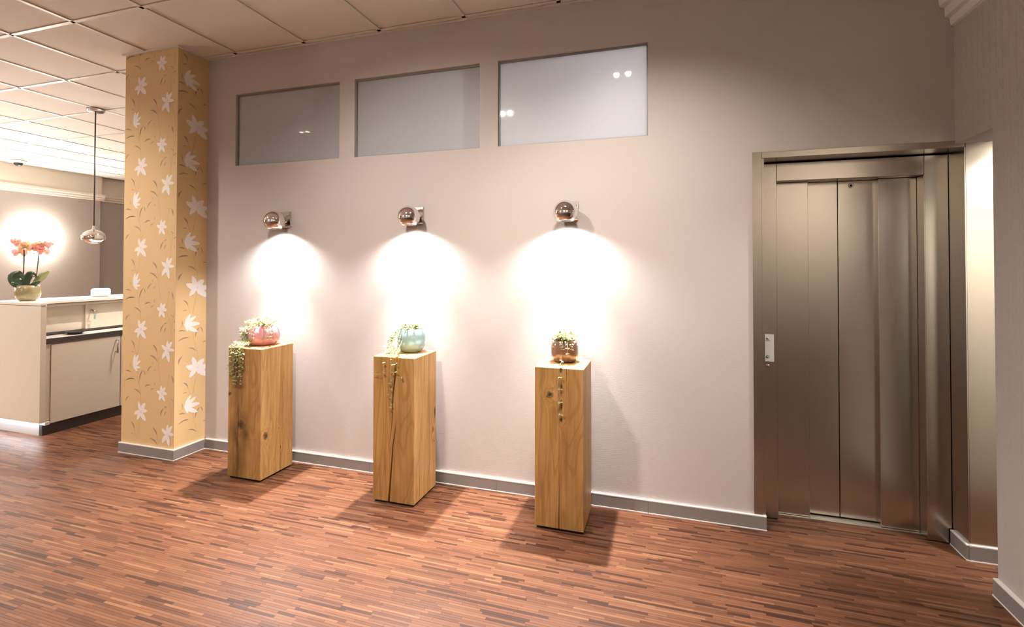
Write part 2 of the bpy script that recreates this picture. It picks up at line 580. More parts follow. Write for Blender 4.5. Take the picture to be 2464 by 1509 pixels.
def holed_wall(name, mat, xs, zs, holes, y0, y1, axis='x'):
    b = MB()
    hole = lambda i, k: any(a0 <= (xs[i] + xs[i + 1]) / 2 <= a1 and c0 <= (zs[k] + zs[k + 1]) / 2 <= c1 for a0, a1, c0, c1 in holes)
    V = {}

    def v(i, k, y):
        if (i, k, y) not in V:
            V[i, k, y] = len(b.v)
            b.v.append((xs[i], y, zs[k]) if axis == 'x' else (y, xs[i], zs[k]))
        return V[i, k, y]
    nx, nz = len(xs) - 1, len(zs) - 1
    for i in range(nx):
        for k in range(nz):
            if hole(i, k):
                continue
            fc = [(v(i, k, y0), v(i + 1, k, y0), v(i + 1, k + 1, y0), v(i, k + 1, y0)), (v(i, k, y1), v(i, k + 1, y1), v(i + 1, k + 1, y1), v(i + 1, k, y1))]
            for di, dk, e in ((-1, 0, ((i, k + 1), (i, k))), (1, 0, ((i + 1, k), (i + 1, k + 1))), (0, -1, ((i, k), (i + 1, k))), (0, 1, ((i + 1, k + 1), (i, k + 1)))):
                ii, kk = i + di, k + dk
                if not (0 <= ii < nx and 0 <= kk < nz) or hole(ii, kk):
                    (a, c), (d, f) = e
                    fc.append((v(a, c, y0), v(a, c, y1), v(d, f, y1), v(d, f, y0)))
            b.f += fc
            b.sm += [False] * len(fc)
    return struct(b.build(name, mat))


xs = sorted([XC0] + [e for w in WIN for e in w] + [0.487, 1.372, 2.7])
o = holed_wall('wall_back', M['wall'], xs, [0, 2.006, WB, WT, H + 0.05], [(a, b, WB, WT) for a, b in WIN] + [(0.487, 1.372, 0, 2.006)], 0.0, TW_)
o['label'] = 'mauve woven-texture wallpaper wall with three frosted windows'

# right wall with an opening beside the lift
o = holed_wall('wall_right', M['wall_r'], [YR, -0.293, 0.0], [0, 1.99, H + 0.05], [(-0.293, 0.0, 0, 1.99)], XR, XR + 0.13, axis='y')
o['label'] = 'herringbone-textured mauve wall on the right'

# front wall behind the camera with a glazed opening
o = holed_wall('wall_front', M['plaster'], [-10.0, -3.6, -1.4, XE + 0.1], [0, 0.06, 2.25, H + 0.05], [(-3.6, -1.4, 0.06, 2.25)], YF - 0.15, YF)
o['label'] = 'plain light wall behind the camera'
w4 = struct(bpy.data.objects.new('window_4', None), 'glazed entrance front behind the camera')
COL.objects.link(w4)
for k in range(4):
    xa = -3.6 + k * 0.55
    fr = MB().box(xa, xa + 0.04, YF - 0.1, YF - 0.04, 0.06, 2.25).box(xa + 0.51, xa + 0.55, YF - 0.1, YF - 0.04, 0.06, 2.25)
    fr.box(xa + 0.04, xa + 0.51, YF - 0.1, YF - 0.04, 2.2, 2.25).box(xa + 0.04, xa + 0.51, YF - 0.1, YF - 0.04, 0.06, 0.12)
    fr.build('window_frame', M['white'], w4)
    t = bpy.data.materials.get('clear_glass')
    if t is None:
        nt = NT('clear_glass')
        t = nt.done(nt.n('ShaderNodeMixShader', {0: 0.1, 1: nt.n('ShaderNodeBsdfTransparent').outputs[0], 2: nt.n('ShaderNodeBsdfGlossy', {'Roughness': 0.02}).outputs[0]}).outputs[0])
    box(xa + 0.04, xa + 0.51, YF - 0.075, YF - 0.067, 0.12, 2.2).build('pane', t, w4)

# far left wall: lower grey paper, cornice, cream frieze; it steps back beside the corner
wl = struct(MB().box(XL - 0.3, XL, YF, 3.46, 0, H + 0.05).build('wall_left', M['wall_l']), 'grey wallpapered wall behind the reception desk')
wl2 = struct(MB().box(XL - 0.42, XL - 0.12, 3.46, 6.0, 0, H + 0.05).build('wall_left_recess', M['wall_l']), 'recessed end of the grey wall beside the ochre column')
struct(MB().box(XL - 0.3, XC0 + 0.1, 6.0, 6.15, 0, H + 0.05).build('wall_rear', M['plaster']), 'rear wall of the reception area')
for w, x, ya, yb in ((wl, XL, YF, 3.46), (wl2, XL - 0.12, 3.46, 6.0)):
    MB().box(x + 0.0005, x + 0.012, ya, yb + (0.012 if w is wl else 0), 2.655, H).build('frieze', M['cream'], w)
    ye = yb + (0.05 if w is wl else 0)
    MB().prism([(x + 0.0005, 2.541), (x + 0.018, 2.545), (x + 0.02, 2.575), (x + 0.038, 2.582), (x + 0.04, 2.612), (x + 0.058, 2.62), (x + 0.062, 2.652), (x + 0.0005, 2.656)], 'y', ya, ye).build('cornice', M['cream'], w)

# rooms behind the back wall
struct(MB().box(XC0, XC0 + 0.1, TW_, 6.0, 0, H + 0.05).build('wall_partition', M['plaster']), 'partition between reception and the room behind the windows')
struct(MB().box(XC0 + 0.1, 0.4, 2.6, 2.7, 0, H + 0.05).build('wall_inner', M['plaster']), 'rear wall of the room behind the windows')
struct(MB().box(0.4, 0.48, TW_, 2.7, 0, H + 0.05).build('wall_shaft', M['plaster']), 'wall between the windowed room and the lift shaft')
# lift shaft
struct(MB().box(0.48, 1.6, 0.45, 0.55, 0, 2.4).box(1.52, 1.6, TW_, 0.45, 0, 2.4).box(0.48, 1.52, TW_, 0.45, 2.3, 2.4).build('wall_lift_shaft', M['dark']), 'dark lift shaft behind the steel doors')
# passage beyond the opening on the right
struct(MB().box(XE, XE + 0.1, YF, YR, 0, H + 0.05).build('wall_east', M['plaster']), 'far right wall of the hall')
struct(MB().box(XR + 0.13, XE, YR, YR + 0.1, 0, H + 0.05).build('wall_passage_near', M['cream']), 'near wall of the side passage')
struct(MB().box(2.7, 2.8, YR + 0.1, TW_, 0, 2.4).build('wall_passage_end', M['cream']), 'end wall of the side passage')
struct(MB().box(XR + 0.13, 2.7, YR + 0.1, -0.0005, 2.0, 2.05).build('ceiling_passage', M['white']), 'low white ceiling of the side passage')

# ------------------------------------------------------------------ ceiling: tiles in a T-bar grid
ceil = struct(box(-10.2, 5.0, YF - 0.2, 6.2, H + 0.05, H + 0.1).build('ceiling', M['white']), 'suspended ceiling of pale tiles')
GX = [-0.606 + 0.6115 * k for k in range(-15, 9)]
GY = [-0.04 + 0.7085 * k for k in range(-9, 9)]
BW = 0.0125
gx = [x for x in GX if XL < x < XE]
gy = [yy for yy in GY if YF < yy < 6.0]
xe, ye_ = [XL] + gx + [XE], [YF] + gy + [6.0]
tile_cache = {}
far_tiles = MB()
for i in range(len(xe) - 1):
    for k in range(len(ye_) - 1):
        x0, x1, y0, y1 = xe[i], xe[i + 1], ye_[k], ye_[k + 1]
        if y0 > 0.1 and x0 > XC0 + 0.3 and y0 > 2.6:
            continue
        w, d = round(x1 - x0 - 0.008, 3), round(y1 - y0 - 0.008, 3)
        if w <= 0.01 or d <= 0.01:
            continue
        if x0 > 1.0 and y1 > YR + 0.2:
            continue
        if x0 > 1.0 or y0 < -3.5:
            far_tiles.box(x0 + 0.004, x1 - 0.004, y0 + 0.004, y1 - 0.004, H + 0.004, H + 0.016)
            continue
        if (w, d) not in tile_cache:
            m = MB().box(0, w, 0, d, 0.0, 0.012, 0.002).mesh('ceiling_tile')
            m.materials.append(M['tile'])
            tile_cache[w, d] = m
        o = bpy.data.objects.new('ceiling_tile', tile_cache[w, d])
        COL.objects.link(o)
        o.parent = ceil
        o.location = (x0 + 0.004, y0 + 0.004, H + 0.004)


tag(far_tiles.build('ceiling_tile_field', M['tile'], ceil), kind='stuff')


def tbar(b, axis, at, a0, a1):
    pr = [(at - BW, H - 0.003), (at + BW, H - 0.003), (at + BW, H + 0.001), (at + 0.003, H + 0.001), (at + 0.003, H + 0.035), (at - 0.003, H + 0.035), (at - 0.003, H + 0.001), (at - BW, H + 0.001)]
    b.prism(pr, axis, a0, a1)
    return b


for x in gx:
    tbar(MB(), 'y', x, YF, 6.0 if x < XC0 else 2.6 if x < 1.2 else YR).build('grid_bar', M['tbar'], ceil)
for yy in gy:
    tbar(MB(), 'x', yy, XL, XE if yy < YR else XR if yy < 2.6 else XC0).build('grid_bar', M['tbar'], ceil)
# wall angles
box(XC1, XR, -0.018, -0.0005, H - 0.006, H + 0.004).build('wall_angle', M['tbar'], ceil)
box(XL + 0.013, XL + 0.035, YF, 6.0, H - 0.005, H + 0.004).build('wall_angle', M['tbar'], ceil)
MB().box(XC0 - 0.018, XC1 + 0.018, YC - 0.018, YC - 0.0005, H - 0.006, H + 0.004).box(XC1 + 0.0005, XC1 + 0.018, YC - 0.0005, -0.018, H - 0.006, H + 0.004).build('wall_angle', M['tbar'], ceil)

# ------------------------------------------------------------------ column with lily wallpaper
colm = struct(MB().box(XC0, XC1, YC, -0.0005, 0, H).build('wall_column', M['ochre']), 'square column papered in ochre with white lilies')
REP = 0.602
FL = [(-3.678, 2.91, -3.626, 2.922, 0.011), (-3.62, 2.886, -3.59, 2.903, 0.005), (-3.588, 2.948, -3.584, 2.927, 0.005), (-3.782, 2.881, -3.724, 2.851, 0.008), (-3.87, 2.792, -3.838, 2.826, 0.01), (-3.518, 2.714, -3.493, 2.765, 0.01), (-3.486, 2.771, -3.458, 2.78, 0.006), (-3.482, 2.715, -3.467, 2.746, 0.007), (-3.423, 2.839, -3.397, 2.817, 0.005), (-3.394, 2.787, -3.365, 2.8, 0.006), (-3.393, 2.74, -3.388, 2.717, 0.004), (-3.812, 2.639, -3.78, 2.586, 0.01), (-3.811, 2.556, -3.781, 2.551, 0.004), (-3.594, 2.615, -3.557, 2.567, 0.012), (-3.617, 2.536, -3.552, 2.498, 0.012), (-3.601, 2.493, -3.593, 2.474, 0.004), (-3.643, 2.419, -3.604, 2.46, 0.008), (-3.582, 2.428, -3.564, 2.439, 0.004), (-3.823, 2.473, -3.819, 2.447, 0.004), (-3.863, 2.411, -3.811, 2.401, 0.01), (-3.86, 2.341, -3.776, 2.355, 0.006), (-3.72, 2.353, -3.693, 2.422, 0.007), (-3.683, 2.424, -3.673, 2.389, 0.007), (-3.441, 2.409, -3.433, 2.391, 0.004), (-3.41, 2.401, -3.396, 2.351, 0.011)]
FS = [[(-3.75, 2.955), (-3.725, 2.89), (-3.715, 2.79)], [(-3.724, 2.657), (-3.736, 2.589), (-3.752, 2.521)], [(-3.751, 2.427), (-3.739, 2.357), (-3.733, 2.322)], [(-3.457, 2.848), (-3.427, 2.782), (-3.422, 2.709), (-3.422, 2.646)], [(-3.379, 2.945), (-3.384, 2.883), (-3.399, 2.812), (-3.411, 2.756), (-3.422, 2.709)], [(-3.411, 2.563), (-3.374, 2.449), (-3.363, 2.352)], [(-3.557, 2.567), (-3.536, 2.507), (-3.537, 2.458), (-3.517, 2.345)], [(-3.517, 2.544), (-3.536, 2.507)], [(-3.433, 2.391), (-3.446, 2.334), (-3.449, 2.305)], [(-3.78, 2.586), (-3.752, 2.526)]]
SL = [(-0.215, 2.94, -0.181, 2.901, 0.011), (-0.217, 2.864, -0.187, 2.866, 0.006), (-0.229, 2.793, -0.229, 2.757, 0.006), (-0.248, 2.721, -0.2, 2.712, 0.01), (-0.25, 2.65, -0.175, 2.663, 0.007), (-0.113, 2.664, -0.079, 2.729, 0.01), (-0.072, 2.731, -0.056, 2.691, 0.008), (-0.168, 2.586, -0.112, 2.558, 0.008), (-0.25, 2.488, -0.221, 2.534, 0.013), (-0.048, 2.614, -0.019, 2.617, 0.008)]
SS = [[(-0.181, 2.901), (-0.159, 2.84)], [(-0.12, 2.953), (-0.14, 2.839)], [(-0.25, 2.74), (-0.21, 2.759)], [(-0.145, 2.737), (-0.125, 2.638), (-0.099, 2.55), (-0.092, 2.491)], [(-0.1, 2.376), (-0.13, 2.241)]]
FLOWERS = dict(
    A=(0.064, [(62, .95, .30), (105, .9, .30), (172, .85, .34), (8, .85, .34), (238, .95, .3), (292, 1.05, .28)]),
    B=(0.075, [(66, 1.1, .3), (118, 1.05, .26), (18, .9, .3), (190, 1.0, .28), (233, 1.05, .26), (300, 1.15, .3), (268, .6, .16)]),
    C=(0.078, [(100, .95, .24), (66, 1.05, .24), (157, .95, .28), (10, .85, .26), (222, 1.15, .26), (272, 1.15, .26)]),
    D=(0.088, [(84, 1.1, .27), (64, 1.25, .27), (36, 1.05, .27), (-4, .85, .3), (-38, .65, .3)]),
    E=(0.092, [(62, .95, .3), (34, 1.1, .28), (2, 1.3, .27), (-32, 1.25, .27), (-62, .6, .25)]),
    F=(0.085, [(125, 1.05, .28), (55, .85, .4), (172, 1.1, .3), (214, 1.0, .28), (-8, 1.05, .3), (-48, 1.25, .28), (272, .6, .2)]))


def lens_poly(p, q, w, n=7, curve=0.0):
    p, q = Vector(p), Vector(q)
    d = q - p
    nn = Vector((-d.y, d.x)).normalized()
    a, b = [], []
    for i in range(n + 1):
        s = i / n
        c = p + d * s + nn * curve * math.sin(math.pi * s) * d.length
        h = w * math.sin(math.pi * s ** 0.85)
        a.append(c + nn * h)
        b.append(c - nn * h)
    return a + b[-2:0:-1]


def petal_poly(c, ang, L, w, curl=0.12):
    c = Vector(c)
    d = Vector((math.cos(ang), math.sin(ang)))
    nn = Vector((-d.y, d.x))
    a, b = [], []
    for s, h in ((0.0, .45), (0.15, .62), (0.35, .92), (0.55, 1.0), (0.74, .8), (0.88, .56), (1.0, .18)):
        cc = c + d * L * s + nn * curl * L * s ** 3
        a.append(cc + nn * h * w * L * 0.5)
        b.append(cc - nn * h * w * L * 0.5)
    return a + b[::-1]


def put(face, p, off):
    return (p[0], YC - off, p[1]) if face == 'f' else (XC1 + off, p[0], p[1])


def printed(b, polys, face, off, zmin, zmax, umin, umax):
    for poly in polys:
        pts = [(min(max(p[0], umin), umax), min(max(p[1], zmin), zmax)) for p in poly]
        if max(p[1] for p in pts) - min(p[1] for p in pts) < 0.003 or max(p[0] for p in pts) - min(p[0] for p in pts) < 0.001:
            continue
        if min(p[1] for p in poly) < zmin - 0.05 or max(p[1] for p in poly) > zmax + 0.05:
            pass
        n = len(pts)
        c = (sum(p[0] for p in pts) / n, sum(p[1] for p in pts) / n)
        b.add([put(face, p, off) for p in pts] + [put(face, c, off)], [(i, (i + 1) % n, n) for i in range(n)])


ZMIN, ZMAX = 0.08, H - 0.008
for face, leaves, stems, flowers, umin, umax, drift in (
        ('f', FL, FS, {'A': (-3.511, 2.874), 'B': (-3.714, 2.725), 'C': (-3.448, 2.585), 'D': (-3.785, 2.447)}, XC0 + .002, XC1 - .002, 0.0097),
        ('s', SL, SS, {'E': (-0.204, 2.761), 'F': (-0.094, 2.431)}, YC + .002, -.003, 0.0075)):
    for rep in range(-1, 6):
        dz, du = -REP * rep, drift * rep
        lf, st = MB(), MB()
        printed(lf, [lens_poly((x0 - (x1 - x0) * .12 + du, z0 - (z1 - z0) * .12 + dz), (x1 + (x1 - x0) * .12 + du, z1 + (z1 - z0) * .12 + dz), w * 0.5, curve=0.12) for x0, z0, x1, z1, w in leaves if z0 + dz > 0.1 and z0 + dz < ZMAX], face, 0.0004, ZMIN, ZMAX, umin, umax)
        for l in stems:
            for a, c in zip(l[:-1], l[1:]):
                if c[1] + dz < 0.09 or a[1] + dz > ZMAX:
                    continue
                dd = (Vector(c) - Vector(a)).normalized() * 0.0012
                printed(st, [[(a[0] + du - dd.y, a[1] + dz + dd.x), (a[0] + du + dd.y, a[1] + dz - dd.x), (c[0] + du + dd.y, c[1] + dz - dd.x), (c[0] + du - dd.y, c[1] + dz + dd.x)]], face, 0.0003, ZMIN, ZMAX, umin, umax)
        if lf.v:
            lf.build('leaf_print', M['leafp'], colm, fix=False)
        if st.v:
            st.build('stem_print', M['stemp'], colm, fix=False)
        for k, (u, z) in flowers.items():
            r, pet = FLOWERS[k]
            if z + dz < 0.06 or z + dz > H + 0.0:
                continue
            b = MB()
            for q, (a, L, w) in enumerate(pet):
                polys = [petal_poly((u + du, z + dz), math.radians(a), L * r * (0.93 if face == 'f' else 1.05), w * (1.0 if k in 'DE' else 1.55), curl=(0.14 if a > 180 or a < 0 else -0.14) * (0.35 if k in 'DE' else 1))]
                printed(b, polys, face, 0.0006 + 0.00012 * q, ZMIN, ZMAX, umin, umax)
            if not b.v:
                continue
            fo = b.build('lily_print', M['lily'], colm, fix=False)
            hb = MB()
            if k in 'DE':
                continue
            printed(hb, [[(u + du + 0.011 * math.cos(t) * (0.8 if k not in 'DE' else 0.6), z + dz + 0.011 * math.sin(t)) for t in [i * math.pi / 5 for i in range(10)]]], face, 0.0017, ZMIN, ZMAX, umin, umax)
            if hb.v:
                hb.build('lily_heart', M['heart'], fo, fix=False)

# ------------------------------------------------------------------ skirting boards
HB, TB = 0.074, 0.012


def skirting(name, label, segs):
    """segs: boxes (x0,x1,y0,y1) of the board on plan; white sealing beads along top and bottom are parts"""
    b = MB()
    for s in segs:
        b.box(*s, 0.004, HB - 0.004)
    o = struct(b.build(name, M['base']), label)
    t, d = MB(), MB()
    for x0, x1, y0, y1 in segs:
        t.box(x0 - 0.0005, x1 + 0.0005, y0 - 0.0005, y1 + 0.0005, HB - 0.004, HB + 0.0015)
        d.box(x0 - 0.002, x1 + 0.002, y0 - 0.002, y1 + 0.002, 0.0, 0.005)
    t.build('top_bead', M['seal'], o)
    d.build('bottom_bead', M['seal'], o)
    return o


skirting('baseboard_back', 'grey skirting board along the window wall', [(XC1 + TB + .003, -1.9, -TB, -.0005), (-1.899, -1.0, -TB, -.0005), (-0.999, -0.1, -TB, -.0005), (-0.099, 0.5, -TB, -.0005)])
skirting('baseboard_column', 'grey skirting board around the ochre column', [(XC0 - TB, XC1 + TB, YC - TB, YC - .0005), (XC1 + .0005, XC1 + TB, YC - .0004, -TB - .003)])
skirting('baseboard_right', 'grey skirting board along the right wall', [(XR - TB - 0.006, XR - .0005, YR, -0.293)])
skirting('baseboard_lift', 'grey skirting board at the steel corner right of the lift', [(1.366 - TB, 1.366 - .0005, -TB, 0.132), (1.366 - .0004, 2.69, -TB - .004, -.0065)])
skirting('baseboard_left', 'grey skirting board along the reception wall', [(XL + .0005, XL + TB, YF, 3.46)])

# cornice on the right wall
pr = [(XR - .0005, 2.563), (XR - 0.014, 2.568), (XR - 0.018, 2.604), (XR - 0.036, 2.612), (XR - 0.038, 2.655), (XR - 0.058, 2.664), (XR - 0.064, 2.72), (XR - .0005, 2.72)]
struct(MB().prism(pr, 'y', YR, -0.002).build('trim_1', M['white']), 'stepped cornice moulding high on the right wall')

# ------------------------------------------------------------------ frosted windows
for k, (a, b) in enumerate(WIN):
    w = struct(bpy.data.objects.new('window_%d' % (k + 1), None), ['leftmost frosted interior window', 'middle frosted interior window', 'rightmost frosted interior window'][k])
    COL.objects.link(w)
    w.location = ((a + b) / 2, 0.03, WB)
    g = 0.004
    fr = MB()
    fr.box(a, b, 0.018, 0.05, WT - 0.012, WT).box(a, b, 0.018, 0.05, WB, WB + 0.006)
    fr.box(a, a + 0.008, 0.018, 0.05, WB + 0.006, WT - 0.012).box(b - 0.007, b, 0.018, 0.05, WB + 0.006, WT - 0.012)
    fr.build('window_frame', M['glassedge'], w)
    box(a + 0.0085, b - 0.0075, 0.026, 0.036, WB + 0.0065, WT - 0.0125).build('pane', M['pane'], w)

# ------------------------------------------------------------------ lift
el = thing('elevator', (0.93, 0.14, 0), 'brushed steel lift entrance with closed telescopic doors', 'elevator')
S = M['steel']
box(0.443, 0.486, -0.005, -0.0006, HB + 0.002, 2.007).build('jamb_trim', S, el)
box(0.4875, 1.3715, -0.002, 0.138, 1.972, 2.0055, 0.0015).build('lintel', M['steel_h'], el)
box(0.4875, 0.4995, 0.0, 0.138, 0.0, 1.971).build('jamb', S, el)
box(1.3665, 1.3715, -0.005, 0.138, 0.0, 1.9715).build('jamb', S, el)
box(1.372, 2.6, -0.006, -0.0006, 0.0, 1.998).build('side_cladding', S, el)
box(0.4995, 0.5845, 0.14, 0.2175, 0.004, 1.966, 0.0015).build('stile', S, el)
box(1.2655, 1.3655, 0.14, 0.155, 0.004, 1.966, 0.0015).build('stile', S, el)
box(1.262, 1.2655, 0.1405, 0.222, 0.004, 1.866).build('stile_return', S, el)
box(0.586, 1.264, 0.14, 0.155, 1.868, 1.966, 0.0015).build('header', M['steel_h'], el)
box(0.586, 1.264, 0.155, 0.262, 1.868, 1.872).build('header_soffit', S, el)
box(0.588, 0.756, 0.218, 0.2555, 0.004, 1.867, 0.0015).build('side_panel', S, el)
box(1.089, 1.2615, 0.218, 0.232, 0.004, 1.867, 0.0015).build('side_panel', S, el)
box(1.0885, 1.0925, 0.232, 0.256, 0.004, 1.867).build('panel_return', S, el)
d1 = box(0.745, 0.9085, 0.256, 0.275, 0.012, 1.867, 0.001).build('door_leaf', S, el)
d2 = box(0.9125, 1.10, 0.256, 0.275, 0.012, 1.867, 0.001).build('door_leaf', S, el)
ck = MB().lathe([(0.0, -0.0), (0.0135, -0.0), (0.0135, -0.003), (0.010, -0.005), (0.0075, -0.005), (0.007, -0.001), (0.0, -0.001)], (0.974, 0.2555, 1.842), 24, axis='y').build('release_lock', M['alu'], d2)
MB().lathe([(0.0, -0.0025), (0.006, -0.0025), (0.006, -0.0012), (0.0, -0.0012)], (0.974, 0.2555, 1.842), 16, axis='y').build('lock_core', M['black'], d2)
sl = MB().box(0.586, 1.262, 0.2, 0.214, 0.0, 0.004)
for k in range(3):
    sl.box(0.7565, 1.0885, 0.216 + k * 0.013, 0.226 + k * 0.013, 0.0, 0.007)
sl.build('sill', M['alu'], el)
box(0.5, 1.36, 0.276, 0.29, 0.0, 1.95).build('backing', M['dark'], el)
cp = box(0.513, 0.567, 0.1365, 0.1398, 0.866, 1.017, 0.0008).build('call_plate', M['callplate'], el)
cp['label'] = 'pale call plate with round button'
cx_, cz_ = 0.5355, 0.893
MB().lathe([(0.0048, -0.0012), (0.0078, -0.0012), (0.0078, 0.0), (0.0048, 0.0), (0.0048, -0.0012)], (cx_, 0.1365, cz_), 28, axis='y').build('call_button_ring', M['ink'], cp)
MB().lathe([(0.0, -0.0008), (0.0047, -0.0008), (0.0047, 0.0), (0.0, 0.0)], (cx_, 0.1365, cz_), 20, axis='y').build('call_button', M['box_white'], cp)
MB().lathe([(0.0, -0.0004), (0.0075, -0.0004), (0.0075, 0.0), (0.0, 0.0)], (cx_, 0.1365, 0.9935), 24, axis='y').build('round_emblem', M['ink_pale'], cp)
MB().prism([(cx_ - 0.004, 0.9905), (cx_ + 0.004, 0.9905), (cx_ + 0.0035, 0.993), (cx_, 0.9965)], 'y', 0.1358, 0.1361).build('emblem_mark', M['ink'], cp)
wm = MB()
for k in range(9):
    wm.box(cx_ - 0.0135 + k * 0.003, cx_ - 0.0135 + k * 0.003 + 0.0023, 0.1361, 0.1365, 0.9805, 0.9828 if k % 3 else 0.9835)
wm.build('emblem_lettering', M['ink'], cp)
ks = MB().lathe([(0.0, -0.010), (0.007, -0.010), (0.009, -0.007), (0.0095, 0.0), (0.0, 0.0)], (0.5355, 0.1398, 0.843), 24, axis='y').build('key_switch', M['nickel'], el)
box(0.5345, 0.5365, 0.1292, 0.1299, 0.839, 0.847).build('key_slot', M['black'], ks)

# ------------------------------------------------------------------ wall lamps
LAMP_X = [-2.622, -1.566, -0.553]
for k, x in enumerate(LAMP_X):
    L = thing('wall_lamp', (x, -0.001, 1.722), ['chrome ball wall lamp above the pink pot, nearest the ochre column', 'middle chrome ball wall lamp, above the aqua glass pot', 'chrome ball wall lamp above the brown pot, nearest the lift'][k], 'lamp', 'chrome ball wall lamps')
    box(x - 0.056, x + 0.056, -0.012, -0.001, 1.667, 1.779, 0.002).build('back_plate', M['plate'], L)
    cy_, cz_, R = -0.106, 1.705, 0.072
    MB().lathe([(0.0, -0.011), (0.016, -0.011), (0.016, -0.05), (0.0, -0.05)], (x, 0.0, 1.718), 20, axis='y').build('arm', M['chrome'], L)
    cut = -0.051
    prof = []
    for i in range(25):
        a = math.pi / 2 - i * (math.pi / 2 + math.asin(-cut / R)) / 24
        prof.append((max(R * math.cos(a), 0.0001) if i else 0.0, R * math.sin(a)))
    ro = prof[-1][0]
    prof += [(ro - 0.002, cut - 0.0005), (ro - 0.003, cut + 0.001), (0.05, -0.025), (0.03, -0.012), (0.0, -0.012)]
    MB().lathe(prof, (x, cy_, cz_), 48).build('ball_shade', M['chrome'], L)
    MB().lathe([(0.0, 0.0), (0.024, 0.0), (0.024, 0.008), (0.0, 0.008)], (x, cy_, 1.674), 24).build('halogen_lamp', M['lamp'], L)
    spot('wall_lamp_flood', L, (x, cy_ - 0.012, 1.671), (0, 0, -1), E_SCONCE_WIDE, 139, 0.75, HALO, 0.012)
    spot('wall_lamp_beam', L, (x, cy_ - 0.012, 1.671), (0, -0.40, -1), E_SCONCE_CORE, 86, 0.9, HALO, 0.012)


# ------------------------------------------------------------------ oak pedestals
def interp(pts, z):
    if z >= pts[0][0]:
        return pts[0][1:]
    for a, b in zip(pts[:-1], pts[1:]):
        if a[0] >= z >= b[0]:
            t = (a[0] - z) / max(a[0] - b[0], 1e-6)
            return tuple(p + (q - p) * t for p, q in zip(a[1:], b[1:]))
    return pts[-1][1:]


def pedestal(a, b, y0, y1, h, label, knots, veins, front, side):
    xc, yc = (a + b) / 2, (y0 + y1) / 2
    P = thing('oak_pedestal', (xc, yc, 0), label, 'pedestal', 'oak block pedestals')
    Z0 = 0.014
    mat = oak('oak_' + label.split()[-1], [(x - xc, y - yc, z, ra, rz) for x, y, z, ra, rz in knots], [(x - xc, y - yc, z0, z1, w) for x, y, z0, z1, w in veins])
    zs = [Z0 + (h - 0.003 - Z0) * i / 36 for i in range(37)] + [h]
    c = 0.0025
    rings = []
    for li, z in enumerate(zs):
        ins = 0.0025 if li == len(zs) - 1 else 0.0
        pts = [(a + c, y0 + ins)]
        for pl in front:
            x, w, d = interp(pl, z)
            w, d = w * 1.35, d * 1.8
            pts += [(x - w, y0 + ins), (x, y0 + max(d, ins + 0.0003)), (x + w, y0 + ins)]
        pts += [(b - c, y0 + ins), (b - ins, y0 + c)]
        for pl in side:
            yy, w, d = interp(pl, z)
            pts += [(b - ins, yy - w), (b - max(d, ins + 0.0003), yy), (b - ins, yy + w)]
        pts += [(b - ins, y1 - c), (b - c, y1 - ins), (a + c, y1 - ins), (a + ins, y1 - c), (a + ins, y0 + c)]
        rings.append([(x, y, z) for x, y in pts])
    n = len(rings[0])
    m = MB()
    m.add([p for r in rings for p in r], [(i * n + k, i * n + (k + 1) % n, (i + 1) * n + (k + 1) % n, (i + 1) * n + k) for i in range(len(rings) - 1) for k in range(n)] + [tuple(range(n - 1, -1, -1)), tuple((len(rings) - 1) * n + k for k in range(n))])
    m.build('oak_block', mat, P)
    box(a + 0.012, b - 0.012, y0 + 0.012, y1 - 0.012, 0.0, Z0 - 0.0005).build('plinth', M['black'], P)
    return P


N = 0.0004
pedestal(-2.748, -2.479, -0.367, -0.073, 0.853, 'knotty oak block pedestal under the pink pot, nearest the column',
         [(-2.479, -0.324, 0.286, 0.020, 0.034), (-2.638, -0.367, 0.354, 0.030, 0.035), (-2.736, -0.367, 0.546, 0.016, 0.016), (-2.479, -0.19, 0.17, 0.007, 0.012), (-2.479, -0.205, 0.30, 0.006, 0.014)],
         [(-2.672, -0.367, -0.1, 1.0, 0.085), (-2.60, -0.367, 0.18, 0.42, 0.05)],
         [[(0.85, -2.664, N, N), (0.6, -2.676, 0.0006, 0.002), (0.4, -2.66, 0.002, 0.006), (0.33, -2.665, 0.002, 0.006), (0.1, -2.668, 0.0009, 0.004), (0.0, -2.67, 0.0008, 0.004)], [(0.85, -2.49, N, N), (0.12, -2.489, N, N), (0.0, -2.489, 0.0014, 0.004)]],
         [[(0.85, -0.19, N, N), (0.19, -0.19, N, N), (0.15, -0.19, 0.001, 0.004), (0.0, -0.194, 0.0012, 0.004)]])
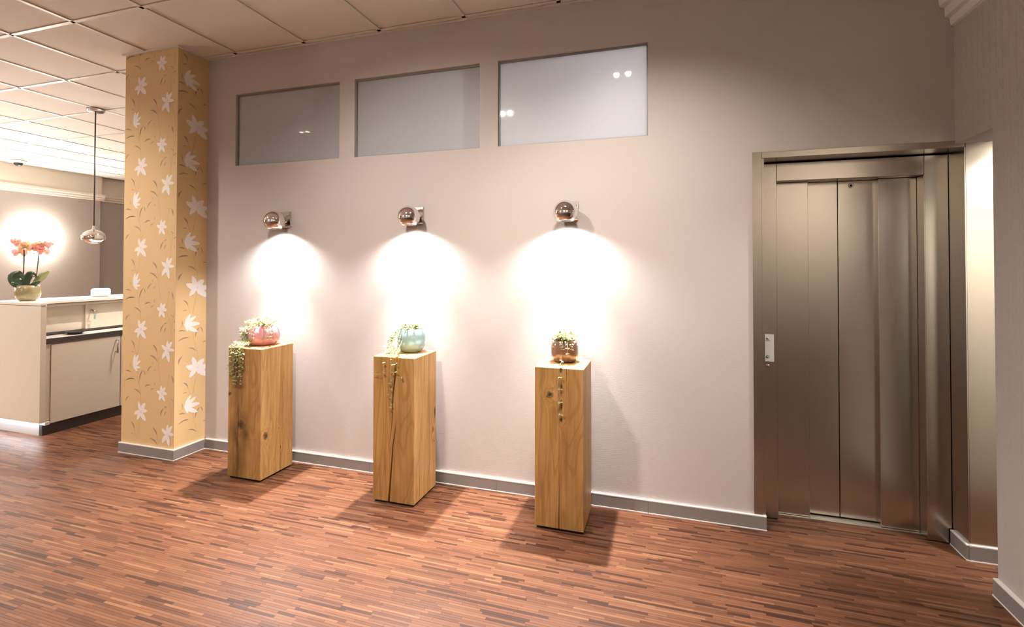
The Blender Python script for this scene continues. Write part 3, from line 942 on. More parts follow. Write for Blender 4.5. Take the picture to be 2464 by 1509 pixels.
pedestal(-1.658, -1.386, -0.36, -0.068, 0.857, 'oak block pedestal split by a long crack, under the aqua pot',
         [(-1.386, -0.086, 0.473, 0.016, 0.038), (-1.386, -0.114, 0.375, 0.010, 0.03), (-1.386, -0.10, 0.30, 0.006, 0.012)],
         [],
         [[(0.857, -1.503, 0.006, 0.035), (0.729, -1.514, 0.0045, 0.03), (0.636, -1.526, 0.003, 0.02), (0.48, -1.530, 0.0018, 0.012), (0.38, -1.542, 0.0007, 0.003), (0.34, -1.549, N, N), (0.0, -1.60, N, N)],
          [(0.857, -1.480, N, N), (0.49, -1.503, N, N), (0.46, -1.506, 0.001, 0.004), (0.4, -1.514, 0.002, 0.012), (0.343, -1.524, 0.0028, 0.02), (0.2, -1.535, 0.0036, 0.028), (0.1, -1.543, 0.0044, 0.03), (0.0, -1.552, 0.005, 0.03)]],
         [[(0.857, -0.224, 0.0011, 0.006), (0.71, -0.235, 0.0009, 0.005), (0.528, -0.259, 0.0009, 0.004), (0.397, -0.287, 0.0008, 0.004), (0.243, -0.291, 0.0009, 0.005), (0.0, -0.288, 0.0014, 0.006)],
          [(0.857, -0.16, N, N), (0.36, -0.16, N, N), (0.266, -0.159, 0.0008, 0.003), (0.0, -0.157, 0.0014, 0.006)]])
pedestal(-0.671, -0.41, -0.354, -0.073, 0.856, 'oak block pedestal with one round knot, under the brown pot',
         [(-0.589, -0.354, 0.71, 0.021, 0.021), (-0.528, -0.354, 0.755, 0.010, 0.032), (-0.528, -0.354, 0.66, 0.007, 0.045), (-0.530, -0.354, 0.85, 0.009, 0.022), (-0.528, -0.354, 0.585, 0.008, 0.012)],
         [],
         [[(0.856, -0.539, N, N), (0.30, -0.539, N, N), (0.222, -0.539, 0.0008, 0.003), (0.1, -0.540, 0.0014, 0.006), (0.0, -0.540, 0.0018, 0.008)], [(0.856, -0.50, 0.0010, 0.004), (0.80, -0.499, 0.0009, 0.003), (0.775, -0.499, N, N), (0.0, -0.499, N, N)]],
         [[(0.856, -0.21, N, N), (0.7, -0.21, N, N), (0.638, -0.209, 0.0012, 0.004), (0.45, -0.198, 0.002, 0.006), (0.36, -0.183, 0.0008, 0.003), (0.3, -0.18, N, N), (0.0, -0.18, N, N)]])


# ------------------------------------------------------------------ potted trailing plants
def leaf(b, p, d, L, w, up=Vector((0, 0, 1))):
    d = Vector(d).normalized()
    s = d.cross(up)
    s = s.normalized() if s.length > 1e-3 else Vector((1, 0, 0))
    nrm = s.cross(d)
    p = Vector(p)
    pts = [p, p + d * L * .35 + s * w * .5 + nrm * w * .12, p + d * L * .75 + s * w * .38 + nrm * w * .1, p + d * L, p + d * L * .75 - s * w * .38 + nrm * w * .1, p + d * L * .35 - s * w * .5 + nrm * w * .12, p + d * L * .5]
    b.add(pts, [(0, 1, 6), (1, 2, 6), (2, 3, 6), (3, 4, 6), (4, 5, 6), (5, 0, 6)])


def smooth_path(pts, n=8):
    pts = [Vector(p) for p in pts]
    out = []
    for i in range(len(pts) - 1):
        p0, p1, p2, p3 = pts[max(i - 1, 0)], pts[i], pts[i + 1], pts[min(i + 2, len(pts) - 1)]
        for k in range(n):
            t = k / n
            out.append(0.5 * ((2 * p1) + (p2 - p0) * t + (2 * p0 - 5 * p1 + 4 * p2 - p3) * t * t + (3 * p1 - p0 - 3 * p2 + p3) * t ** 3))
    out.append(pts[-1])
    return out


def vine(parent, pts, step, size, r=0.0009):
    path = smooth_path(pts)
    st = MB().tube(path, r, 5).build('vine', M['vine_stem'], parent)
    lf = MB()
    acc = 0.0
    for a, c in zip(path[:-1], path[1:]):
        acc += (c - a).length
        if acc > step:
            acc = 0.0
            t = (c - a).normalized()
            for sgn in (1, -1):
                if rnd.random() < 0.2:
                    continue
                side = t.cross(Vector((rnd.uniform(-.4, .4), -1, rnd.uniform(-.2, .6)))) * sgn
                d = side.normalized() + t * 0.4 + Vector((0, -0.35, rnd.uniform(-.2, .5)))
                leaf(lf, c, d, size * rnd.uniform(.7, 1.25), size * rnd.uniform(.55, .9), Vector((rnd.uniform(-.5, .5), -0.5, 1)))
    if lf.v:
        o = lf.build('vine_leaves', M['vine_leaf'], st, fix=False)
        tag(o, kind='stuff')


def crown(parent, c, r, n, rise, size, spread=1.15):
    st, lf = MB(), MB()
    for i in range(n):
        a = rnd.uniform(0, 2 * math.pi)
        k = rnd.uniform(0.25, spread)
        top = Vector((c[0] + math.cos(a) * r * k, c[1] + math.sin(a) * r * k, c[2] + rise * rnd.uniform(0.35, 1.0) * (1.15 - 0.45 * k)))
        base = Vector((c[0] + math.cos(a) * r * 0.35 * rnd.random(), c[1] + math.sin(a) * r * 0.35 * rnd.random(), c[2] - 0.012))
        mid = (base + top) / 2 + Vector((0, 0, rise * 0.35))
        path = smooth_path([base, mid, top], 4)
        st.tube(path, 0.0007, 4)
        for p in path[2:]:
            for _ in range(2):
                d = Vector((rnd.uniform(-1, 1), rnd.uniform(-1, 1), rnd.uniform(-.3, .9)))
                leaf(lf, p, d, size * rnd.uniform(.6, 1.2), size * rnd.uniform(.5, .9))
    o = lf.build('foliage', M['vine_leaf'], parent, fix=False)
    tag(o, kind='stuff')
    tag(st.build('stems', M['vine_stem'], o, fix=False), kind='stuff')


def planter(loc, prof, mat, label, lobes=0, amp=0.0, rim=0.0, soil_z=0.0, soil_r=0.0):
    P = thing('potted_vine', loc, label, 'potted plant', 'pots of trailing vine')
    MB().lathe(prof, loc, 48, lobes=lobes, amp=amp).build('pot', mat, P)
    MB().lathe([(0.0, soil_z - 0.01), (soil_r, soil_z - 0.01), (soil_r, soil_z), (0.0, soil_z + 0.006)], loc, 24).build('soil', M['soil'], P)
    return P


# pink lobed bowl
c0 = (-2.628, -0.195, 0.8535)
p0 = planter(c0, [(0.0, 0), (0.064, 0), (0.084, 0.008), (0.100, 0.03), (0.106, 0.062), (0.101, 0.095), (0.086, 0.12), (0.082, 0.128), (0.078, 0.127), (0.080, 0.118), (0.092, 0.092), (0.096, 0.06), (0.09, 0.03), (0.06, 0.012), (0.0, 0.012)], M['pink'],
             'pink lobed glass pot with a trailing vine, nearest the column', 8, 0.028, soil_z=0.105, soil_r=0.079)
crown(p0, (c0[0], c0[1], c0[2] + 0.122), 0.095, 46, 0.062, 0.015, 1.3)
FY = -0.367 - 0.008
for q in range(11):
    x = -2.685 + rnd.uniform(-0.045, 0.075)
    zb = rnd.uniform(0.60, 0.80)
    vine(p0, [(c0[0] - 0.05 + rnd.uniform(-.02, .04), c0[1] - 0.03, c0[2] + 0.13), (c0[0] - 0.085 + rnd.uniform(-.03, .05), c0[1] - 0.085, c0[2] + 0.105), (x - 0.005, -0.30, c0[2] + 0.035), (x, FY + 0.002, 0.868), (x + rnd.uniform(-.015, .02), FY - 0.01, 0.80 + rnd.uniform(-.02, .02)), (x + rnd.uniform(-.03, .05), FY - 0.004, zb)], 0.017, 0.0155)
for q in range(9):
    a = rnd.uniform(-2.9, 0.1)
    vine(p0, [(c0[0] + .06 * math.cos(a), c0[1] + .06 * math.sin(a), c0[2] + 0.135), (c0[0] + .112 * math.cos(a), c0[1] + .112 * math.sin(a), c0[2] + 0.115), (c0[0] + .122 * math.cos(a), c0[1] + .122 * math.sin(a), c0[2] + rnd.uniform(0.02, 0.07))], 0.017, 0.014)
# aqua rounded vase
c1 = (-1.517, -0.152, 0.8575)
p1 = planter(c1, [(0.0, 0), (0.050, 0), (0.066, 0.008), (0.080, 0.03), (0.087, 0.065), (0.086, 0.095), (0.078, 0.128), (0.072, 0.143), (0.069, 0.142), (0.074, 0.126), (0.081, 0.094), (0.081, 0.065), (0.073, 0.032), (0.05, 0.014), (0.0, 0.014)], M['aqua'],
             'rounded aqua glass pot with a trailing vine, on the cracked pedestal', soil_z=0.09, soil_r=0.073)
crown(p1, (c1[0] - 0.012, c1[1], c1[2] + 0.128), 0.08, 30, 0.05, 0.0175, 1.25)
FY = -0.36 - 0.015
for q in range(7):
    dx = rnd.uniform(-.03, .03)
    vine(p1, [(c1[0] - 0.045, c1[1] - 0.02, c1[2] + 0.15), (c1[0] - 0.09 + dx * .4, c1[1] - 0.055, c1[2] + 0.11), (c1[0] - 0.09 + dx, c1[1] - 0.10, c1[2] + 0.05), (-1.565 + dx, -0.28 + dx, 0.887), (-1.53 + dx, -0.32, 0.884)], 0.02, 0.0185)
vine(p1, [(c1[0] - 0.03, c1[1] - 0.03, c1[2] + 0.15), (-1.545, -0.27, 0.93), (-1.520, -0.372, 0.876), (-1.512, FY, 0.845), (-1.518, FY - 0.002, 0.76), (-1.528, FY, 0.66), (-1.530, FY, 0.57)], 0.045, 0.014)
vine(p1, [(c1[0] - 0.05, c1[1] - 0.02, c1[2] + 0.14), (-1.57, -0.28, 0.90), (-1.575, -0.372, 0.876), (-1.578, FY, 0.84), (-1.577, FY, 0.775), (-1.605, FY - 0.004, 0.755), (-1.655, FY - 0.006, 0.762)], 0.05, 0.013)
vine(p1, [(c1[0] - 0.03, c1[1] - 0.03, c1[2] + 0.14), (-1.55, -0.28, 0.90), (-1.538, -0.372, 0.876), (-1.533, FY, 0.83), (-1.536, FY, 0.72), (-1.541, FY, 0.62), (-1.522, FY, 0.555), (-1.498, FY - 0.004, 0.54)], 0.06, 0.012)
vine(p1, [(c1[0] - 0.02, c1[1] - 0.05, c1[2] + 0.13), (-1.53, -0.26, 0.92), (-1.50, -0.372, 0.876), (-1.493, FY, 0.80), (-1.488, FY, 0.75), (-1.462, FY, 0.752)], 0.05, 0.013)
# brown pot
c2 = (-0.546, -0.165, 0.8565)
p2 = planter(c2, [(0.0, 0), (0.050, 0), (0.062, 0.006), (0.072, 0.024), (0.077, 0.05), (0.077, 0.075), (0.073, 0.105), (0.069, 0.122), (0.066, 0.121), (0.07, 0.103), (0.073, 0.075), (0.073, 0.05), (0.066, 0.025), (0.05, 0.012), (0.0, 0.012)], M['brown'],
             'dark brown glass pot with a pale leafy vine, nearest the lift', soil_z=0.1, soil_r=0.068)
crown(p2, (c2[0], c2[1], c2[2] + 0.116), 0.075, 60, 0.055, 0.0145, 1.3)
FY = -0.354 - 0.008
vine(p2, [(c2[0] + 0.0, c2[1] - 0.05, c2[2] + 0.13), (-0.542, c2[1] - 0.095, 0.93), (-0.540, -0.28, 0.885), (-0.534, FY, 0.855), (-0.531, FY, 0.78), (-0.529, FY, 0.69), (-0.528, FY, 0.60)], 0.06, 0.015, 0.0006)
vine(p2, [(c2[0] + 0.03, c2[1] - 0.05, c2[2] + 0.13), (-0.515, c2[1] - 0.085, 0.95), (-0.51, c2[1] - 0.088, 0.90)], 0.025, 0.015)
vine(p2, [(c2[0] - 0.05, c2[1] - 0.02, c2[2] + 0.13), (-0.63, c2[1] - 0.04, 0.95), (-0.64, -0.23, 0.89), (-0.655, -0.25, 0.866)], 0.03, 0.014)
for q in range(5):
    a = -math.pi * (0.1 + 0.2 * q)
    vine(p2, [(c2[0] + .05 * math.cos(a), c2[1] + .05 * math.sin(a), c2[2] + 0.125), (c2[0] + .085 * math.cos(a), c2[1] + .085 * math.sin(a), c2[2] + 0.12), (c2[0] + .092 * math.cos(a), c2[1] + .092 * math.sin(a), c2[2] + rnd.uniform(0.06, 0.1))], 0.014, 0.013)

# ------------------------------------------------------------------ reception desk
DX, DY, DT = -4.80, -0.25, 1.062
desk = thing('reception_desk', (-5.14, 0.6, 0), 'cream reception desk with a white top and a lit end panel', 'desk')
DYE = 2.4
box(-5.48, DX, DY, DY + 0.04, 0.112, DT - 0.004, 0.001).build('end_panel', M['cabinet'], desk)
MB().box(-5.48, -4.985, DY - 0.002, DYE, DT, DT + 0.022, 0.002).box(-4.9849, DX + 0.003, DY - 0.002, DY + 0.042, DT, DT + 0.022, 0.002).build('counter_top', M['top'], desk)
MB().box(-5.47, -4.989, DY + 0.004, DYE - 0.01, DT - 0.004, DT).box(-4.989, DX - 0.004, DY + 0.004, DY + 0.036, DT - 0.004, DT).build('shadow_line', M['black'], desk)
box(-5.48, -5.44, DY + 0.04, DYE, 0.112, DT - 0.004).build('front_panel', M['cabinet'], desk)
box(-5.44, -4.872, DY + 0.04, DY + 0.044, 0.0, 0.112).build('toe_kick', M['toe'], desk)
box(-4.872, -4.835, DY + 0.04, DYE, 0.0, 0.085).build('plinth', M['anth'], desk)
box(-4.834, -4.802, DY + 0.041, DY + 0.075, 0.088, 0.112).build('end_block', M['cabinet'], desk)
box(-5.44, DX - 0.02, DY + 0.012, DY + 0.028, 0.104, 0.1115).build('led_strip', M['led'], desk)
box(-5.40, -4.995, DY + 0.041, DYE, DT - 0.026, DT - 0.0045).build('top_rail', M['cabinet'], desk)
wk = thing('worktop', (-5.0, 0.6, 0.745), 'pale worktop with a dark front edge inside the reception desk', 'worktop')
box(-5.43, -4.818, DY + 0.042, DYE, 0.746, 0.786).build('edge_slab', M['anth'], wk)
box(-5.43, -4.822, DY + 0.042, DYE, 0.7865, 0.789).build('top_laminate', M['worktop'], wk)
CB = [(-0.205, 0.398), (0.402, 1.0)]
for k, (ya, yb) in enumerate(CB):
    cb = thing('base_cabinet', (-5.1, (ya + yb) / 2, 0.086), ['cream base cabinet with a bar handle, at the end of the desk', 'cream base cabinet half hidden by the ochre column'][k], 'cabinet', 'base cabinets of the desk')
    box(-5.43, -4.842, ya + 0.001, yb, 0.088, 0.744).build('carcass', M['cabinet'], cb)
    d = box(-4.841, -4.822, ya + (0.045 if k == 0 else 0.002), yb - 0.002, 0.09, 0.735, 0.001).build('door', M['cabinet'], cb)
    if k == 0:
        box(-4.841, -4.826, ya + 0.002, ya + 0.042, 0.118, 0.742).build('filler_strip', M['cabinet'], cb)
    hy = yb - 0.045 if k == 0 else ya + 0.05
    hd = MB().tube([(-4.795, hy, 0.585), (-4.795, hy, 0.712)], 0.006, 10)
    hd.tube([(-4.8225, hy, 0.598), (-4.795, hy, 0.598)], 0.004, 8).tube([(-4.8225, hy, 0.699), (-4.795, hy, 0.699)], 0.004, 8)
    hd.build('bar_handle', M['nickel'], d)
up = thing('upper_cabinet', (-5.2, 0.6, 0.79), 'low cream cabinet with sliding doors under the desk top', 'cabinet')
box(-5.43, -5.06, DY + 0.045, DYE - 0.02, 0.795, DT - 0.028).build('carcass', M['cabinet'], up)
box(-5.058, -5.042, DY + 0.05, 0.232, 0.812, DT - 0.03, 0.001).build('sliding_door', M['cabinet'], up)
sd = box(-5.038, -5.022, 0.226, 1.0, 0.812, DT - 0.03, 0.001).build('sliding_door', M['cabinet'], up)
box(-5.06, -5.018, DY + 0.046, DYE - 0.03, 0.7955, 0.8105).build('door_track', M['anth'], up)
MB().lathe([(0.0, 0.0), (0.011, 0.0), (0.011, 0.009), (0.0, 0.009)], (-5.022, 0.27, 0.975), 20, axis='x').build('lock', M['nickel'], sd)
ky = thing('key_on_ring', (-5.0, 0.27, 0.975), 'key with a small aqua tag hanging from the sliding door lock', 'key')
box(-5.0125, -4.99, 0.267, 0.273, 0.969, 0.985).build('key_head', M['nickel'], ky)
rp = [(-4.994, 0.284 + 0.017 * math.cos(t), 0.955 + 0.017 * math.sin(t)) for t in [i * 2 * math.pi / 20 for i in range(21)]]
MB().tube(rp, 0.0016, 6).build('ring', M['nickel'], ky)
box(-4.997, -4.991, 0.276, 0.292, 0.896, 0.937, 0.001).build('key_tag', M['tag'], ky)

ph = thing('desk_dish', (-4.918, 0.075, 0.7895), 'flat black dish lying on the desk worktop', 'dish')
MB().lathe([(0.0, 0.0), (0.042, 0.0), (0.048, 0.004), (0.070, 0.020), (0.072, 0.024), (0.066, 0.023), (0.045, 0.009), (0.0, 0.009)], (-4.918, 0.075, 0.7895), 32).build('bowl', M['black'], ph)
MB().lathe([(0.0, 0.0095), (0.04, 0.0095), (0.04, 0.016), (0.03, 0.020), (0.0, 0.021)], (-4.918, 0.075, 0.7895), 24).build('lid', M['black'], ph)
wb = thing('card_box', (-5.20, 0.47, DT + 0.0225), 'small white plastic box on the desk top', 'box')
wb.rotation_euler = (0, 0, 0.9)
wm_ = MB().box(-0.074, 0.074, -0.04, 0.04, 0.004, 0.082, 0.014).mesh('case')
wm_.materials.append(M['box_white'])
o = bpy.data.objects.new('case', wm_)
COL.objects.link(o)
o.parent = wb
wm_ = MB().box(-0.068, 0.068, -0.034, 0.034, 0.0, 0.004).mesh('foot')
wm_.materials.append(M['ink_pale'])
o = bpy.data.objects.new('foot', wm_)
COL.objects.link(o)
o.parent = wb

# orchid
oc = (-5.25, -0.09, DT + 0.0225)
orc = thing('potted_orchid', oc, 'peach orchid in a glossy olive pot on the reception desk', 'potted plant')
MB().lathe([(0.0, 0), (0.052, 0), (0.068, 0.006), (0.084, 0.035), (0.09, 0.07), (0.087, 0.105), (0.079, 0.132), (0.075, 0.132), (0.082, 0.105), (0.085, 0.07), (0.078, 0.035), (0.05, 0.014), (0, 0.014)], oc, 40).build('pot', M['olive'], orc)
MB().lathe([(0.0, 0.108), (0.076, 0.108), (0.078, 0.124), (0.05, 0.136), (0.0, 0.138)], oc, 20).build('bark', M['soil'], orc)
CAMR, CAMU = _r2, Vector((0, 0, 1))
VX = Vector((math.cos(0.9), math.sin(0.9), 0))   # plane the orchid spreads in, as it stands


def op(u, v, w=0.0):
    return Vector(oc) + VX * u + Vector((0, 0, v)) + Vector((VX.y, -VX.x, 0)) * w


def broad_leaf(name, pts, widths, mat, parent, tilt):
    pts = smooth_path([op(*p) for p in pts], 5)
    n = len(pts)
    b = MB()
    vs, fs_ = [], []
    for i, p in enumerate(pts):
        s = i / (n - 1)
        k = s * (len(widths) - 1)
        j = min(int(k), len(widths) - 2)
        w = widths[j] + (widths[j + 1] - widths[j]) * (k - j)
        t = (pts[min(i + 1, n - 1)] - pts[max(i - 1, 0)]).normalized()
        side = t.cross(Vector(tilt)).normalized()
        nr = side.cross(t)
        for q, lift in ((-1, .25), (-.5, .06), (0, 0), (.5, .06), (1, .25)):
            vs.append(p + side * w * q + nr * lift * w)
    for i in range(n - 1):
        for q in range(4):
            a = i * 5 + q
            fs_.append((a, a + 1, a + 6, a + 5))
    b.add(vs, fs_, True)
    o = b.build(name, mat, parent)
    sm = o.modifiers.new('thick', 'SOLIDIFY')
    sm.thickness = 0.003
    return o


vd = tuple(Vector((VX.y, -VX.x, 0.15)))
broad_leaf('leaf', [(-0.01, .115), (-.05, .16), (-.062, .2), (-.03, .235)], [.02, .06, .066, .03], M['orchid_leaf'], orc, vd)
broad_leaf('leaf', [(0.0, .115, .02), (-.005, .17, .02), (.02, .225, .03), (.055, .215, .04)], [.015, .024, .03, .012], M['orchid_leaf'], orc, vd)
broad_leaf('leaf', [(.02, .115), (.06, .165), (.10, .215), (.14, .255)], [.012, .026, .03, .006], M['orchid_pale'], orc, vd)
broad_leaf('leaf', [(.015, .11, .03), (.05, .14, .05), (.09, .165, .06)], [.016, .022, .004], M['orchid_leaf'], orc, vd)
broad_leaf('leaf', [(-.02, .11, .03), (-.07, .135, .05), (-.095, .16, .05)], [.014, .02, .004], M['orchid_leaf'], orc, vd)
for nm, pts in (('stem', [(-.035, .12), (-.03, .25), (-.03, .38), (-.035, .46), (-.075, .515)]), ('stem', [(.04, .12), (.055, .24), (.065, .38), (.08, .47), (.11, .50)])):
    MB().tube(smooth_path([op(*p) for p in pts]), 0.0038, 7).build(nm, M['orchid_stem'], orc)
for nm, pts in (('support_stick', [(-.055, .11), (-.028, .30), (-.026, .43)]), ('support_stick', [(.03, .11), (.062, .30), (.07, .44)]), ('bud_twig', [(-.024, .38), (0, .415), (.03, .41)]), ('bud_twig', [(.06, .40), (.045, .415)])):
    MB().tube(smooth_path([op(*p) for p in pts]), 0.0018, 6).build(nm, M['orchid_stem'], orc)


def blossom(u, v, r, turn, mats):
    fw_ = Vector((VX.y, -VX.x, 0.1)).normalized() * (1 if turn > 0 else -1)
    fw_ = (fw_ + VX * abs(turn) * 0.4).normalized()
    sd_ = Vector((0, 0, 1)).cross(fw_).normalized()
    upv = fw_.cross(sd_)
    c = op(u, v, 0.01)
    root = None
    for k, (a, L, w) in enumerate(((90, 1.0, .62), (215, .95, .6), (325, .95, .6), (168, 1.05, .95), (12, 1.05, .95))):
        b = MB()
        a = math.radians(a)
        d = sd_ * math.cos(a) + upv * math.sin(a)
        s_ = -sd_ * math.sin(a) + upv * math.cos(a)
        vs = []
        for s in (0.02, .25, .5, .75, .92, 1.0):
            h = {0.02: .12, .25: .6, .5: .95, .75: .95, .92: .6, 1.0: .15}[s] * w * r * .5
            p = c + d * r * L * s - fw_ * r * 0.25 * s * s
            vs += [p + s_ * h - fw_ * h * .2, p, p - s_ * h - fw_ * h * .2]
        f_ = []
        for i in range(5):
            f_ += [(i * 3, i * 3 + 1, i * 3 + 4, i * 3 + 3), (i * 3 + 1, i * 3 + 2, i * 3 + 5, i * 3 + 4)]
        b.add(vs, f_, True)
        if root is None:
            root = b.build('blossom', mats, orc, fix=False)
        else:
            b.build('petal', mats, root, fix=False)
    b = MB().lathe([(0.0, -.2 * r), (.12 * r, -.1 * r), (.14 * r, .1 * r), (0, .2 * r)], tuple(c + fw_ * .1 * r), 10)
    b.build('lip', M['petal_y'], root)


for u, v, r, t_, m_ in ((-.055, .415, .05, .4, 'petal'), (-.02, .455, .046, -.5, 'petal_y'), (-.055, .49, .042, .3, 'petal'), (.0, .475, .044, .6, 'petal_y'), (.03, .45, .04, -.3, 'petal'), (.06, .455, .044, .2, 'petal'), (.10, .425, .044, .5, 'petal'), (.11, .475, .044, -.4, 'petal'), (.07, .49, .036, .1, 'petal_y'), (-.085, .51, .03, .8, 'petal'), (.145, .495, .026, .6, 'petal')):
    blossom(u, v, r, t_, M[m_])
for u, v in ((-.11, .525), (.01, .415), (.035, .405)):
    MB().lathe([(0, -.008), (.005, -.003), (.005, .003), (0, .008)], tuple(op(u, v)), 8).build('bud', M['orchid_stem'], orc)

# ------------------------------------------------------------------ pendant over the desk
pc = (-5.506, 0.6)
pn = thing('pendant_lamp', (pc[0], pc[1], H), 'chrome pendant lamp on a thin black cord over the desk', 'lamp')
MB().lathe([(0.0, -0.003), (0.075, -0.003), (0.075, -0.02), (0.068, -0.03), (0.0, -0.032)], (*pc, H), 32).build('canopy', M['nickel'], pn)
MB().tube([(*pc, H - 0.03), (*pc, 1.775)], 0.0065, 8).build('cord', M['black'], pn)
MB().lathe([(0.0, 0.03), (0.011, 0.03), (0.013, 0.0), (0.02, -0.008), (0.0, -0.01)], (*pc, 1.757), 16).build('cap', M['chrome'], pn)
pr = [(0.0, 0.07), (0.03, 0.0665), (0.06, 0.055), (0.085, 0.034), (0.098, 0.008), (0.1, -0.012), (0.095, -0.035), (0.082, -0.055), (0.066, -0.066), (0.06, -0.067), (0.058, -0.064), (0.075, -0.05), (0.08, -0.03), (0.05, -0.012), (0.0, -0.01)]
MB().lathe(pr, (*pc, 1.68), 48).build('shade', M['chrome'], pn)
MB().lathe([(0.0, 0.0), (0.045, 0.0), (0.045, 0.01), (0.0, 0.01)], (*pc, 1.64), 24).build('bulb', M['lamp'], pn)
spot('pendant_light', pn, (*pc, 1.632), (0, 0, -1), E_PENDANT, 120, 0.3, HALO, 0.03)

# dome camera on the ceiling
dc = (-9.38, 2.05)
dm = thing('dome_camera', (*dc, H), 'white ceiling dome camera with a black eye', 'camera')
MB().lathe([(0.0, -0.004), (0.1, -0.004), (0.105, -0.012), (0.095, -0.035), (0.0, -0.036)], (*dc, H), 28).build('base', M['box_white'], dm)
MB().lathe([(0.055, -0.036), (0.05, -0.06), (0.03, -0.078), (0.0, -0.083)], (*dc, H), 24).build('dome', M['black'], dm)

# opal wall lamp in the reception; the other two are added as unseen fill
for oy, lb in ((2.46, 'glowing round opal wall lamp behind the orchid'), (0.3, 'added opal fill lamp left of the orchid, beyond the frame'), (-1.9, 'added opal fill lamp farthest left along the reception wall')):
    ow = thing('opal_wall_lamp', (XL + 0.001, oy, 1.81), lb, 'lamp', 'opal wall lamps in the reception')
    MB().lathe([(0.0, 0.001), (0.2, 0.001), (0.2, 0.03), (0.0, 0.03)], (XL, oy, 1.81), 40, axis='x').build('back_plate', M['white'], ow)
    MB().lathe([(0.26, 0.03), (0.262, 0.045), (0.245, 0.085), (0.18, 0.115), (0.09, 0.128), (0.0, 0.132)], (XL, oy, 1.81), 48, axis='x').build('opal_dome', M['opal'], ow)


# fill uplighters added just out of frame to brighten the reception ceiling
for ux, uy, lb in ((-8.75, 1.05, 'added fill uplighter beside the reception wall'), (-6.7, -0.75, 'added fill uplighter in front of the reception desk')):
    tl = thing('fill_uplighter', (ux, uy, 0), lb, 'lamp', 'added fill uplighters')
    MB().lathe([(0.0, 0.0), (0.14, 0.0), (0.14, 0.012), (0.02, 0.025), (0.0, 0.025)], (ux, uy, 0), 32).build('foot', M['nickel'], tl)
    MB().tube([(ux, uy, 0.02), (ux, uy, 1.72)], 0.011, 12).build('pole', M['nickel'], tl)
    MB().lathe([(0.0, 0.0), (0.03, 0.0), (0.1, 0.05), (0.15, 0.12), (0.145, 0.12), (0.095, 0.055), (0.0, 0.02)], (ux, uy, 1.71), 32).build('bowl_shade', M['white'], tl)
    spot('fill_up_beam', tl, (ux, uy, 1.80), (0, 0, 1), E_FILL_UP * (1.0 if ux < -8 else 0.4), 168, 0.5, (1.0, 0.93, 0.84), 0.06)


# ------------------------------------------------------------------ recessed twin downlights
def twin(x, y, sep, ang, label, energy, size=104, blend=1.0, color=WARM, aim=(0, 0, -1)):
    t = thing('twin_downlight', (x, y, H), label, 'downlight', 'twin ceiling downlights')
    dx, dy = sep / 2 * math.cos(ang), sep / 2 * math.sin(ang)
    for sg in (-1, 1):
        c = (x + sg * dx, y + sg * dy, H)
        MB().lathe([(0.024, -0.004), (0.036, -0.004), (0.038, -0.008), (0.034, -0.011), (0.026, -0.009), (0.024, -0.004)], c, 28).build('ring', M['nickel'], t)
        MB().lathe([(0.0, -0.006), (0.0245, -0.006), (0.0245, -0.0035), (0.0, -0.0035)], c, 24).build('lamp_face', M['down'], t)
        spot('downlight_beam', t, (c[0], c[1], H - 0.014), aim, energy, size, blend, color, 0.02)
    return t


twin(-4.07, -1.915, 0.085, 0.0, 'twin ceiling downlight mirrored in the leftmost window', E_DOWN * 1.0, aim=(-0.1, 0.6, -1))
twin(-1.56, -1.895, 0.085, 0.0, 'twin ceiling downlight mirrored at the left edge of the rightmost window', E_DOWN * 1.15, aim=(0.05, 0.7, -1))
twin(-0.335, -1.165, 0.095, 0.0, 'twin ceiling downlight mirrored near the right end of the rightmost window', E_DOWN * 0.8, aim=(0.1, 0.42, -1))
twin(-6.6, -1.9, 0.085, 0.0, 'added twin fill downlight in front of the reception desk', E_FILL_LEFT, 130)  # unseen pair added as fill for the reception
twin(-7.6, 0.7, 0.085, 0.0, 'added twin fill downlight above the reception visitors', E_FILL_LEFT, 140)  # another out-of-frame pair put in to lift the reception
twin(-4.4, 0.95, 0.085, 1.57, 'added twin fill downlight over the staff side of the desk', 190, 120, aim=(-0.9, -0.25, -1))  # added to brighten the sliding doors and worktop

twin(-2.35, -3.5, 0.085, 0.0, 'added twin fill downlight behind the camera, in the middle of the room', E_DOWN * 0.5)  # added out of view to raise the hall's ambient light
twin(-4.45, -3.5, 0.085, 0.0, 'added twin fill downlight behind the camera, towards the reception', E_DOWN * 0.5)  # put in like the pair above, for more bounce

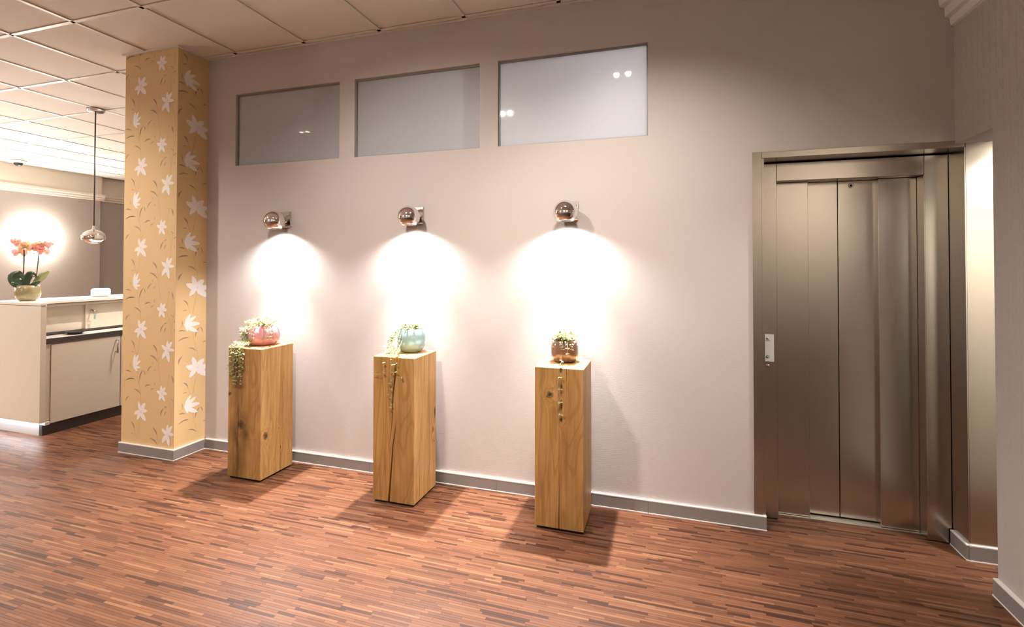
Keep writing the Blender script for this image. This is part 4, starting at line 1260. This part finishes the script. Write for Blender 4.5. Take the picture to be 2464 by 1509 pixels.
# wall washers added behind the camera for bounce and the lift's steel reflections
for k, (x, lb) in enumerate(((-4.6, 'added fill spotlight washing the far end of the wall behind the camera'), (-0.6, 'added fill spotlight washing the wall behind the camera beside the glazing'), (2.4, 'added fill spotlight washing the wall behind the camera at the far right'))):
    t = thing('fill_spotlight', (x, -4.9, H), lb, 'spotlight', 'added wall washing fill spotlights')
    MB().lathe([(0.0, -0.0035), (0.045, -0.0035), (0.045, -0.02), (0.0, -0.022)], (x, -4.9, H), 24).build('base', M['white'], t)
    MB().tube([(x, -4.9, H - 0.07), (x, -5.0, H - 0.13)], [0.03, 0.04], 20).build('head', M['white'], t)
    MB().tube([(x, -4.9, H - 0.02), (x, -4.905, H - 0.08)], 0.008, 10).build('stem', M['nickel'], t)
    spot('fill_wash_beam', t, (x, -5.03, H - 0.15), (0, -1, -0.35), E_FILL_WASH, 120, 1.0, WARM, 0.03)

# lamp of the side passage
pl = thing('passage_downlight', (1.72, -0.3, 2.0), 'round downlight in the side passage ceiling', 'downlight')
MB().lathe([(0.0, -0.0005), (0.06, -0.0005), (0.06, -0.006), (0.0, -0.006)], (1.72, -0.3, 2.0), 28).build('lamp_face', M['down'], pl)
spot('passage_beam', pl, (1.72, -0.3, 1.985), (0, 0, -1), E_PASSAGE, 165, 0.4, HALO, 0.06)

# lamp in the room behind the windows
gl = thing('globe_ceiling_lamp', (-0.2, 0.75, H), 'glass globe lamp glowing behind the rightmost window', 'lamp')
MB().lathe([(0.0, -0.003), (0.06, -0.003), (0.06, -0.02), (0.015, -0.03), (0.015, -0.3), (0.0, -0.3)], (-0.2, 0.75, H), 20).build('stem', M['white'], gl)
MB().lathe([(0.0, 0.09), (0.045, 0.078), (0.078, 0.045), (0.09, 0.0), (0.078, -0.045), (0.045, -0.078), (0.0, -0.09)], (-0.2, 0.75, 2.57), 24).build('globe', M['opal'], gl)
point('globe_light', gl, (-0.2, 0.75, 2.44), E_BEHIND, (1.0, 0.95, 0.88), 0.05)
